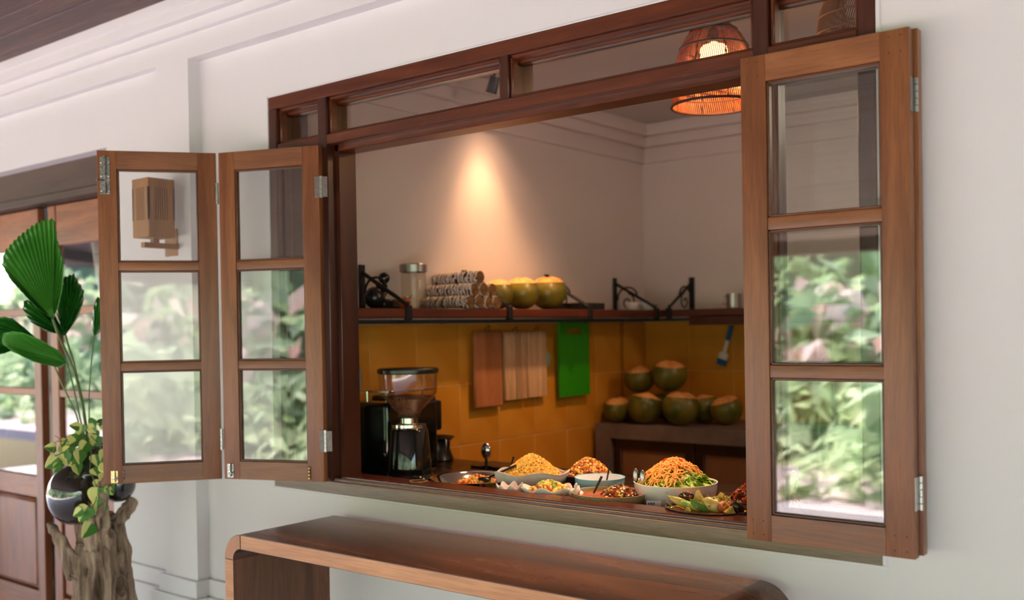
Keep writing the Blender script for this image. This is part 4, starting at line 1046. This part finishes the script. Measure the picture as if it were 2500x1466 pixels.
    o = finish('carrot_shreds', bm, 'carrot'); o.location = (SX, SY, SZ+.006); tag(o, 'tangle of orange shredded carrot on top of the salad', 'carrot', kind='stuff')
    for (x, y, l) in [(.018, -.010, 'tomato slice on top of the carrot salad, right one'), (-.020, -.012, 'tomato slice on top of the carrot salad, left one')]:
        bm = BM(); lathe(bm, [(0, 0), (.013, 0), (.015, .002), (.013, .004), (0, .004)], 18); o = finish('tomato_slice', bm, 'tomato'); o.location = (SX+x, SY+y, SZ+.072); o.rotation_euler = (1.0, .3, .4); tag(o, l, 'tomato', 'tomato slices on the salad')
    # salad tongs standing left of the salad
    t = thing('salad_tongs', (1.440, .262, Z+.070), 'steel salad tongs resting on the left side of the white salad bowl', 'tongs')
    for (x, y, rz, nm) in [(-.012, .0, .4, 'arm'), (.026, -.022, .2, 'arm')]:
        bm = BM(); blob(bm, (x, y, .030), .019, 14, (.5, .35, 1.25)); finish(nm, bm, 'steel', t)
    bm = BM(); blob(bm, (.010, .004, .034), .016, 10, (1, .6, .7), .3, 3); finish('joint', bm, 'blackplastic', t)
    # --- curry plate with vegetables at the front right
    pl = bowl('curry_plate', (1.735, .145, Z), .122, .048, 'darkbowl', 'dark-rimmed plate of yellow vegetable curry in the right front corner', foot=.6, sy=.86, cat='plate')
    bm = BM(); lathe(bm, [(.112, 0), (.08, .002), (0, .003)], 40, sy=.86)
    o = finish('yellow_curry', bm, 'yellowsauce'); o.location = (1.735, .145, Z+.041); tag(o, 'yellow coconut curry sauce filling the right front plate', 'curry', kind='stuff')
    v = thing('curry_vegetables', (1.735, .145, Z+.042), 'large pale vegetable pieces and dark eggplant piled on the yellow curry plate', 'vegetables')
    def chunk(name, x, y, z, s, sq, mat, seed, rot):
        bm = BM(); vs_ = blob(bm, (0, 0, 0), s, 14, sq, .35, 1.6, seed); o = finish(name, bm, mat, v, angle=50); o.location = (x, y, z); o.rotation_euler = rot
    def wedge(name, x, y, z, a, b, h, mat, rot):
        bm = BM(); q = [bm.verts.new(p) for p in [(-a, -b, 0), (a, -b, 0), (a, b, 0), (-a, b, 0), (-a*.15, -b*.6, h), (a*.2, b*.5, h)]]
        for f in [(0, 3, 2, 1), (0, 1, 4), (2, 3, 5), (1, 2, 5, 4), (3, 0, 4, 5)]: bm.faces.new([q[i] for i in f])
        bmesh.ops.bevel(bm, geom=bm.edges[:], offset=.003, segments=2, affect='EDGES'); o = finish(name, bm, mat, v, angle=50); o.location = (x, y, z); o.rotation_euler = rot
    wedge('chayote_wedge', -.022, -.005, .004, .024, .018, .055, 'chayote', (.1, -.1, .5)); wedge('chayote_wedge', .048, .010, .0, .022, .016, .046, 'chayote', (-.2, .25, .2))
    wedge('chayote_wedge', .020, .030, .0, .022, .020, .050, 'chayote', (.2, .1, 1.4))
    chunk('cauliflower_piece', .028, -.022, .018, .028, (1.25, .8, .8), 'chayote', 3, (.3, .2, .3)); chunk('cauliflower_piece', .058, -.014, .014, .020, (1.2, .9, .8), 'sambal', 5, (.1, .2, 1.3))
    chunk('eggplant_slice', -.062, .006, .024, .024, (1.05, .35, .85), 'eggplant', 7, (.3, .5, .5)); chunk('eggplant_slice', .096, -.010, .016, .023, (.9, .5, .95), 'eggplant', 8, (.1, .4, .3))
    chunk('long_bean', -.055, -.028, .014, .036, (1.3, .3, .3), 'chayote', 9, (.2, .45, .45)); chunk('long_bean', -.020, -.040, .010, .034, (1.3, .25, .3), 'lettuce', 10, (.0, .4, .2))
    chunk('leaf_rib', .012, -.046, .012, .036, (1.2, .2, .35), 'herb', 12, (.0, .55, .6))
    wedge('tofu_cube', -.030, -.060, -.002, .013, .012, .018, 'chayote', (0, 0, .4)); wedge('tofu_cube', .084, -.030, .0, .018, .013, .026, 'chayote', (0, .3, .9)); wedge('tofu_cube', -.078, -.022, -.004, .014, .010, .012, 'yellowsauce', (0, .2, .2))
    bm = BM()
    for k in range(150): bit(bm, Vector((R.gauss(.02, .04), R.gauss(0, .025), .028+R.uniform(-.02, .014))), R.uniform(.005, .010), (1, .5, .3), R.choice([0, 1, 2]))
    tag(finish('fried_shallots', bm, ['redfry', 'chayote', 'lettuce'], v, angle=60), kind='stuff')
    utensil((1.655, .105, Z+.042), (-.004, 0, .0), (-.022, -.010, .020), .006, 'brass', 'golden spoon edge at the left rim of the curry plate', True)
    # --- right bowl with spicy shreds
    bowl('dark_oval_dish', (1.835, .300, Z), .118, .052, 'darkbowl', 'dark dish of chilli-fried shreds at the far right of the buffet', foot=.6, sy=.8, cat='dish')
    bm = BM(); mound(bm, .105, .080, .066, .026, 24, 6)
    for k in range(900): bit(bm, surf_pt(.106, .080, .068)+Vector((0, 0, R.uniform(-.002, .008))), R.uniform(.006, .014), (1.2, .5, .35), R.choice([0, 0, 0, 1, 2]))
    o = finish('chilli_fried_shreds', bm, ['redfry', 'meat', 'eggplant'], angle=60); o.location = (1.835, .300, Z+.046); tag(o, 'heap of dark red chilli-fried shreds in the dark dish by the right shutter', 'fried food', kind='stuff')
    t = thing('loop_tongs', (1.850, .275, Z+.085), 'black wire-handled tongs with a big loop at the right end of the buffet', 'tongs')
    bm = BM(); pts = []
    for k in range(30):
        a = 2*PI*k/30; pts.append((.0+.026*math.cos(a)-.018*math.sin(a), .012*math.cos(a)-.008*math.sin(a), .062+.048*math.sin(a)))
    tube(bm, pts, .0042, 8, closed=True); tube(bm, [(.018, .006, .018), (.034, .008, .008), (.075, .012, -.008)], .0042, 8); finish('loop_handle', bm, 'blackgloss', t)
    bm = BM(); blob(bm, (.078, .020, .035), .022, 12, (.7, .4, 1.4)); finish('tongs_head', bm, 'steel', t)
    # --- little price/name card
    c = thing('dish_label_card', (1.560, .146, Z), 'small white printed card standing in front of the salad bowl', 'card'); c.rotation_euler = (-.12, 0, .5)
    bm = BM(); box(bm, -.021, .021, -.0008, .0008, 0, .050); finish('card', bm, 'paper', c, smooth=False)
    bm = BM(); rr = random.Random(3)
    for row, (z, n, hh) in enumerate([(.042, 3, .006), (.032, 3, .008), (.022, 3, .008)]):
        x = -.018
        for k in range(n):
            w_ = rr.uniform(.004, .008); box(bm, x, x+w_, -.0012, -.0007, z-hh/2, z+hh/2); x += w_+.0018
    finish('print', bm, 'ink', c, smooth=False)
build_food()

# ================================================================== DRIFTWOOD, VASE, PLANTS
PX, PY = -.70, -.36
def voxel(bm, size):
    me = bpy.data.meshes.new('t'); bm.to_mesh(me); bm.free(); o = bpy.data.objects.new('t', me); COL.objects.link(o)
    m = o.modifiers.new('r', 'REMESH'); m.mode = 'VOXEL'; m.voxel_size = size
    dg = bpy.context.evaluated_depsgraph_get(); me2 = bpy.data.meshes.new_from_object(o.evaluated_get(dg)); bpy.data.objects.remove(o); bpy.data.meshes.remove(me); return me2
ROT = 1.0737
def F(x, z, y=0.0):
    """drawing coordinates (x along the wall, z up) to the local frame of the plant group, which is turned by ROT"""
    k = 1+.2*(x+.74); return (.477*(x+.74)*k, y, 1.55+(z-1.55)*k)
def build_driftwood():
    o = thing('driftwood_stand', (-.74, -.35, 0), 'weathered grey-brown driftwood trunk standing on the floor left of the window', 'stand', rot=ROT)
    bm = BM()
    tube(bm, [F(-.66, -.0), F(-.655, .25), F(-.655, .45), F(-.66, .60), F(-.675, .74), F(-.67, .84)], [.128, .114, .104, .096, .068, .030], 20)
    tube(bm, [F(-.665, .74, -.04), F(-.655, .86, -.085), F(-.62, .95, -.115), F(-.585, 1.02, -.115)], [.060, .040, .028, .018], 14)
    tube(bm, [F(-.84, .58, -.02), F(-.93, .68, -.02), F(-1.01, .745, .0), F(-1.055, .770, .0)], [.040, .024, .022, .018], 12)
    tube(bm, [F(-.56, .5, .0), F(-.49, .66, -.02), F(-.478, .75, -.02), F(-.487, .825, -.02)], [.07, .035, .018, .004], 12)
    tube(bm, [F(-.60, .76, .02), F(-.52, .845, .02), F(-.44, .89, .02), F(-.395, .92, .02)], [.05, .032, .028, .016], 12)
    tube(bm, [F(-.52, .0, .0), F(-.46, .3, .0), F(-.455, .50, 0), F(-.49, .66, 0)], [.07, .05, .042, .03], 12)
    tube(bm, [F(-.69, .76, .03), F(-.75, .81, .03)], [.06, .04], 12)
    me = voxel(bm, .006)
    holes = [(F(-.655, .60), .016, .085), (F(-.80, .725), .013, .016), (F(-.63, .835), .008, .022), (F(-.50, .60), .018, .04), (F(-.475, .48), .014, .05), (F(-.70, .86), .010, .012), (F(-.77, .62), .009, .022), (F(-.565, .80), .007, .02)]
    NR = [v.normal.copy() for v in me.vertices]
    for v, nn in zip(me.vertices, NR):
        p = v.co.copy(); a = math.atan2(p.y, p.x-.04)
        f = .012-abs(noise.noise(Vector((math.cos(a)*3+p.z, math.sin(a)*3, p.z*3.0))))*.050-abs(noise.noise(Vector((p.x*42, p.y*42, p.z*8+3))))*.016+noise.noise(Vector((p.x*14, p.y*14, p.z*12)))*.012
        q = p+nn*f
        for (c, rw, rh) in holes:
            if q.y < .02:
                dx = (q.x-c[0])/rw; dz = (q.z-c[2])/rh; d2 = dx*dx+dz*dz
                if d2 < 1.2: q -= nn*.045*max(0, 1-d2/1.2)
        if q.z < 0: q.z = 0
        v.co = q
    for p in me.polygons: p.use_smooth = True
    me.materials.clear(); me.materials.append(M['bark'])
    t = bpy.data.objects.new('trunk', me); COL.objects.link(t); t.parent = o
build_driftwood()
def build_vase():
    o = thing('blown_glass_vase', (-.74, -.35, .90), 'large dark blown-glass vase slumped over the top of the driftwood', 'vase', rot=ROT)
    bm = BM()
    blob(bm, (-.045, -.01, .024), 1, 32, (.104, .10, .122)); blob(bm, (.118, .03, .050), 1, 32, (.070, .075, .078)); blob(bm, (.035, .02, .105), 1, 32, (.105, .085, .09))
    tube(bm, [(.010, 0, .10), (.022, 0, .16), (.028, 0, .215)], [.095, .066, .056], 28)
    me = voxel(bm, .007)
    b2 = bmesh.new(); b2.from_mesh(me)
    for _ in range(12): bmesh.ops.smooth_vert(b2, verts=b2.verts, factor=.5, use_axis_x=True, use_axis_y=True, use_axis_z=True)
    finish('glass_body', b2, 'smokeglass', o, angle=180)
    bm = BM(); tube(bm, [(.028+.054*math.cos(2*PI*k/36), .054*math.sin(2*PI*k/36), .208) for k in range(36)], .008, 10, closed=True)
    finish('rim', bm, 'smokeglass', o)
    bm = BM(); lathe(bm, [(0, .0), (.050, -.006)], 20, c=(.028, 0, .207)); finish('soil', bm, 'dark', o)
build_vase()

def build_palm():
    root = thing('fan_palm', (-.74, -.35, 1.12), 'fan palm with big pleated round green leaves growing out of the glass vase', 'plant', rot=ROT)
    O = Vector(root.location)
    def fan(base, outline, mat, ydir=0, npl=26, pleat=.006, bend=.05, yb=0, label=None):
        """outline in (x, z), base in (x, z); closed fan pleated along rays from the base"""
        bx_, bz_ = base; pts = outline; L = [0]
        for a, b in zip(pts[:-1], pts[1:]): L.append(L[-1]+math.hypot(b[0]-a[0], b[1]-a[1]))
        def at(s):
            s *= L[-1]
            for i in range(len(pts)-1):
                if s <= L[i+1]+1e-9:
                    u = (s-L[i])/(L[i+1]-L[i]); return (pts[i][0]+(pts[i+1][0]-pts[i][0])*u, pts[i][1]+(pts[i+1][1]-pts[i][1])*u)
            return pts[-1]
        bm = BM(); m = 9; N_ = npl*2; grid = []
        for i in range(N_+1):
            q = at(i/N_); tooth = 1.0+(.020 if i % 2 else -.012); row = []
            for j in range(m+1):
                t = (.012+.988*j/m)*(tooth if j == m else 1); x = bx_+(q[0]-bx_)*t; z = bz_+(q[1]-bz_)*t
                y = (pleat if i % 2 else -pleat)*min(1, t*1.4)+bend*t*t*ydir-.02*math.sin(PI*i/N_)*t
                c = F(x, z); row.append(bm.verts.new((c[0], y+yb, c[2]-O.z)))
            grid.append(row)
        for i in range(N_):
            for j in range(m): bm.faces.new((grid[i][j], grid[i+1][j], grid[i+1][j+1], grid[i][j+1]))
        o = finish('leaf_blade', bm, mat, root, angle=20)
        sm = o.modifiers.new('s', 'SOLIDIFY'); sm.thickness = .0012
        if label: o['label'] = label
    fan((-.978, 1.619), [(-1.113, 1.668), (-1.235, 1.740), (-1.325, 1.790), (-1.405, 1.862), (-1.376, 1.915), (-1.262, 1.962), (-1.134, 1.998), (-1.029, 2.018), (-.944, 2.012), (-.925, 1.93), (-.879, 1.84), (-.888, 1.751), (-.925, 1.668)], 'palm', -1, 30, .007, .06, yb=-.06)
    fan((-.881, 1.552), [(-.945, 1.602), (-.955, 1.70), (-.887, 1.790), (-.806, 1.800), (-.730, 1.728), (-.738, 1.680), (-.781, 1.624)], 'palm_dark', 1, 15, .007, .05, yb=.03)
    fan((-.881, 1.552), [(-1.048, 1.572), (-1.187, 1.614), (-1.255, 1.677), (-1.226, 1.712), (-1.113, 1.690), (-.978, 1.645)], 'palm_dark', 1, 13, .007, .05, yb=.04)
    fan((-.869, 1.443), [(-.919, 1.425), (-1.123, 1.446), (-1.320, 1.490), (-1.420, 1.529), (-1.373, 1.572), (-1.243, 1.570), (-1.084, 1.540), (-.917, 1.490)], 'palm', -1, 12, .003, .10, yb=-.10)
    fan((-1.118, 1.540), [(-1.224, 1.589), (-1.333, 1.632), (-1.466, 1.640), (-1.70, 1.60), (-1.72, 1.48), (-1.472, 1.47), (-1.30, 1.495)], 'palm_dark', -1, 14, .006, .05, yb=-.02)
    fan((-.659, 1.549), [(-.680, 1.59), (-.662, 1.66), (-.628, 1.705), (-.585, 1.675), (-.573, 1.606), (-.615, 1.560)], 'palm_dark', 1, 8, .004, .03, yb=.02)
    for (pts, r, yend) in [([(-.72, 1.10), (-.752, 1.25), (-.80, 1.38), (-.978, 1.619)], .0045, -.06), ([(-.715, 1.10), (-.75, 1.27), (-.81, 1.42), (-.881, 1.552)], .0042, .03), ([(-.725, 1.10), (-.79, 1.25), (-.83, 1.36), (-.872, 1.443)], .0032, -.10), ([(-.71, 1.10), (-.71, 1.30), (-.69, 1.42), (-.659, 1.549)], .0026, .02), ([(-.73, 1.10), (-.80, 1.22), (-.95, 1.40), (-1.118, 1.540)], .0030, -.02)]:
        n = 14; P = []
        for k in range(n+1):
            u = k/n*(len(pts)-1); i = min(int(u), len(pts)-2); f = u-i; f2 = f*f*(3-2*f)*.3+f*.7
            x = pts[i][0]+(pts[i+1][0]-pts[i][0])*f2; z = pts[i][1]+(pts[i+1][1]-pts[i][1])*f; c = F(x, z); P.append((c[0], -.02*math.sin(PI*k/n)+yend*k/n, c[2]-O.z))
        bm = BM(); tube(bm, P, r, 8); finish('petiole', bm, 'petiole', root)
build_palm()

def build_pothos():
    root = thing('pothos', (-.74, -.35, 1.12), 'trailing pothos with yellow-variegated heart leaves hanging over the vase', 'plant', rot=ROT)
    O = Vector(root.location)
    bm = BM(); out = [(0, 0), (.55, -.14), (.92, .12), (1.0, .52), (.78, 1.0), (.42, 1.5), (0, 2.05), (-.42, 1.5), (-.78, 1.0), (-1.0, .52), (-.92, .12), (-.55, -.14)]
    s = .030; c = bm.verts.new((0, s*.75, -.004)); vs_ = [bm.verts.new((x*s, y*s, .006*abs(x)+.004*y*y*-.4)) for x, y in out]
    for i in range(len(vs_)): bm.faces.new((c, vs_[i], vs_[(i+1) % len(vs_)]))
    first = finish('leaf', bm, 'pothos', root, angle=180); ss = first.modifiers.new('u', 'SUBSURF'); ss.levels = ss.render_levels = 2; sm = first.modifiers.new('s', 'SOLIDIFY'); sm.thickness = .0008
    rr = random.Random(5)
    # (x, z, size, roll) positions on the front of the vase
    spec = [(-.90, 1.125, 1.0, 2.6), (-.94, 1.10, 1.1, 3.7), (-.85, 1.15, 1.0, 3.2), (-.80, 1.13, 1.1, 2.0), (-.77, 1.19, .9, 2.9), (-.72, 1.19, 1.0, 3.9), (-.96, 1.03, 1.0, 2.7), (-.61, 1.10, 1.1, 2.7), (-.59, 1.0, 1.2, 3.5), (-.78, 1.155, 1.1, 2.4), (-.70, 1.165, 1.1, 3.4), (-.66, 1.150, 1.3, 2.8), (-.60, 1.135, 1.2, 4.0), (-.83, 1.125, 1.1, 2.1), (-.87, 1.10, 1.2, 2.9), (-.92, 1.075, 1.3, 3.3), (-.965, 1.05, 1.4, 2.2), (-.985, 1.09, 1.0, 1.5),
            (-.88, 1.06, 1.2, 3.6), (-.80, 1.09, 1.3, 3.0), (-.74, 1.12, 1.3, 2.4), (-.68, 1.08, 1.2, 3.3), (-.635, 1.06, 1.8, 4.3), (-.60, 1.08, 1.6, 3.9), (-.83, 1.035, 1.1, 3.4), (-.70, 1.03, .9, 3.6), (-.62, 1.02, 1.1, 3.0),
            (-.645, .985, 1.3, 2.7), (-.66, .960, 1.9, 3.0), (-.665, .900, 1.5, 3.05), (-.74, .880, 1.6, 2.6), (-.79, .865, 1.0, 2.2), (-.72, .815, 1.5, 2.4), (-.60, .975, 1.2, 3.7), (-.73, 1.20, 1.0, 4.6), (-.65, 1.19, 1.1, 5.2), (-.80, 1.18, .9, 1.3), (-.57, 1.15, 1.4, 3.6), (-.57, 1.05, 1.3, 3.1)]
    for k, (x, z, sc, ro) in enumerate(spec):
        o = first if k == 0 else first.copy()
        if k: COL.objects.link(o); o.parent = root
        yf = -.075-.050*max(0, min(1, (1.15-z)/.15)) if z > .9 else -.135; x += .012; c = F(x, z)
        o.location = (c[0], yf+rr.uniform(-.02, .01), c[2]-O.z+.012); sc *= .74
        m = Matrix.Rotation(rr.uniform(-.5, .5), 4, 'Z') @ Matrix.Rotation(PI/2+rr.uniform(-.35, .35), 4, 'X') @ Matrix.Rotation(ro, 4, 'Z')
        o.rotation_euler = m.to_euler(); o.scale = (sc, sc, sc)
    bm = BM()
    for pts in [[(-.72, 1.15), (-.70, 1.10), (-.715, 1.03), (-.68, .99), (-.66, .96), (-.675, .92), (-.72, .87), (-.745, .83)], [(-.76, 1.16), (-.82, 1.13), (-.90, 1.09), (-.98, 1.07)], [(-.70, 1.16), (-.64, 1.13), (-.60, 1.07), (-.62, 1.0)], [(-.74, 1.15), (-.80, 1.11), (-.85, 1.04)]]:
        tube(bm, [(F(x, z)[0], -.075-.06*min(1, i/3), F(x, z)[2]-O.z) for i, (x, z) in enumerate(pts)], .0020, 6)
    finish('vine', bm, 'petiole', root)
    bm = BM()
    for k in range(20):
        bp = rr.choice([(-.93, 1.11), (-.93, 1.13), (-.74, .85), (-.68, .80), (-.72, .89), (-1.0, 1.08)]); c = F(*bp); p = Vector((c[0], -.125, c[2]-O.z)); q = p+Vector((rr.uniform(-.03, .03), -.01, rr.uniform(-.04, .04)))
        tube(bm, [p, (p+q)/2+Vector((0, 0, .006)), q], [.0016, .0013, .0006], 5)
    tag(finish('dry_stalks', bm, 'twig', root), kind='stuff')
build_pothos()

# ================================================================== GARDEN (seen only as reflections in the panes)
def build_garden():
    rg = random.Random(11); V = []; F = []; MI = []
    def leafquad(p, s, d, mi):
        u = Vector((rg.gauss(0, 1), rg.gauss(0, 1), rg.gauss(-.4, .7))).normalized(); w = u.cross(Vector((rg.gauss(0, 1), rg.gauss(0, 1), rg.gauss(0, 1)))).normalized(); i = len(V)
        V.extend([p, p+u*s*.35+w*s*.22, p+u*s-Vector((0, 0, s*.15)), p+u*s*.35-w*s*.22]); F.append((i, i+1, i+2, i+3)); MI.append(mi)
    spots = []
    for cx in [x*1.25 for x in range(-24, 14)]:
        for row in range(4): spots.append((cx+rg.uniform(-.5, .5), [-7.3, -9.0, -11.0, -13.0][row]+rg.uniform(-.5, .5), [.55, 1.4, 2.4, 3.8][row]*rg.uniform(.8, 1.25), row, cx))
    for cy in [-1.0-1.25*k for k in range(7)]:
        for row in range(3): spots.append(([10.6, 12.0, 13.6][row]+rg.uniform(-.4, .4), cy+rg.uniform(-.5, .5), [.9, 2.0, 3.6][row]*rg.uniform(.8, 1.25), row+1, cy))
    for (x0, y, h, row, cx) in spots:
        r = rg.uniform(.8, 1.2) if row else rg.uniform(.4, .7); pal = rg.choice([0, 0, 0, 1, 2]); big = rg.random() < .4
        for k in range(150 if row else 70):
            a = rg.uniform(0, 2*PI); zz = rg.random(); rr = r*math.sqrt(max(.05, 1-(2*zz-1)**2))*rg.uniform(.7, 1)
            p = Vector((x0+rr*math.cos(a), y+rr*math.sin(a)*.8, -.1+zz*h)); mi = 3 if (row == 2 and zz > .5 and rg.random() < .45 and cx % 3.75 < 1.3) else (pal if rg.random() < .7 else rg.choice([0, 0, 1, 2]))
            leafquad(p, rg.uniform(.40, .75) if big and row else rg.uniform(.18, .38), None, mi)
    me = bpy.data.meshes.new('garden_hedge'); me.from_pydata([tuple(v) for v in V], [], F); me.polygons.foreach_set('material_index', MI)
    for k in ('g1', 'g2', 'g3', 'g4'): me.materials.append(M[k])
    o = bpy.data.objects.new('garden_foliage', me); COL.objects.link(o); tag(o, 'bright green garden foliage mirrored in the window panes', 'foliage', kind='stuff')
    bm = BM(); 
    for cx in [x*1.25 for x in range(-26, 19)]: blob(bm, (cx, -17.2, 1.2), 2.2, 10, (1.1, .5, 1.6), .5, 2, cx)
    o = finish('garden_backdrop_shrubs', bm, 'g3'); tag(o, 'dark shrubs behind the garden foliage, mirrored in the panes', 'foliage', kind='stuff')
build_garden()
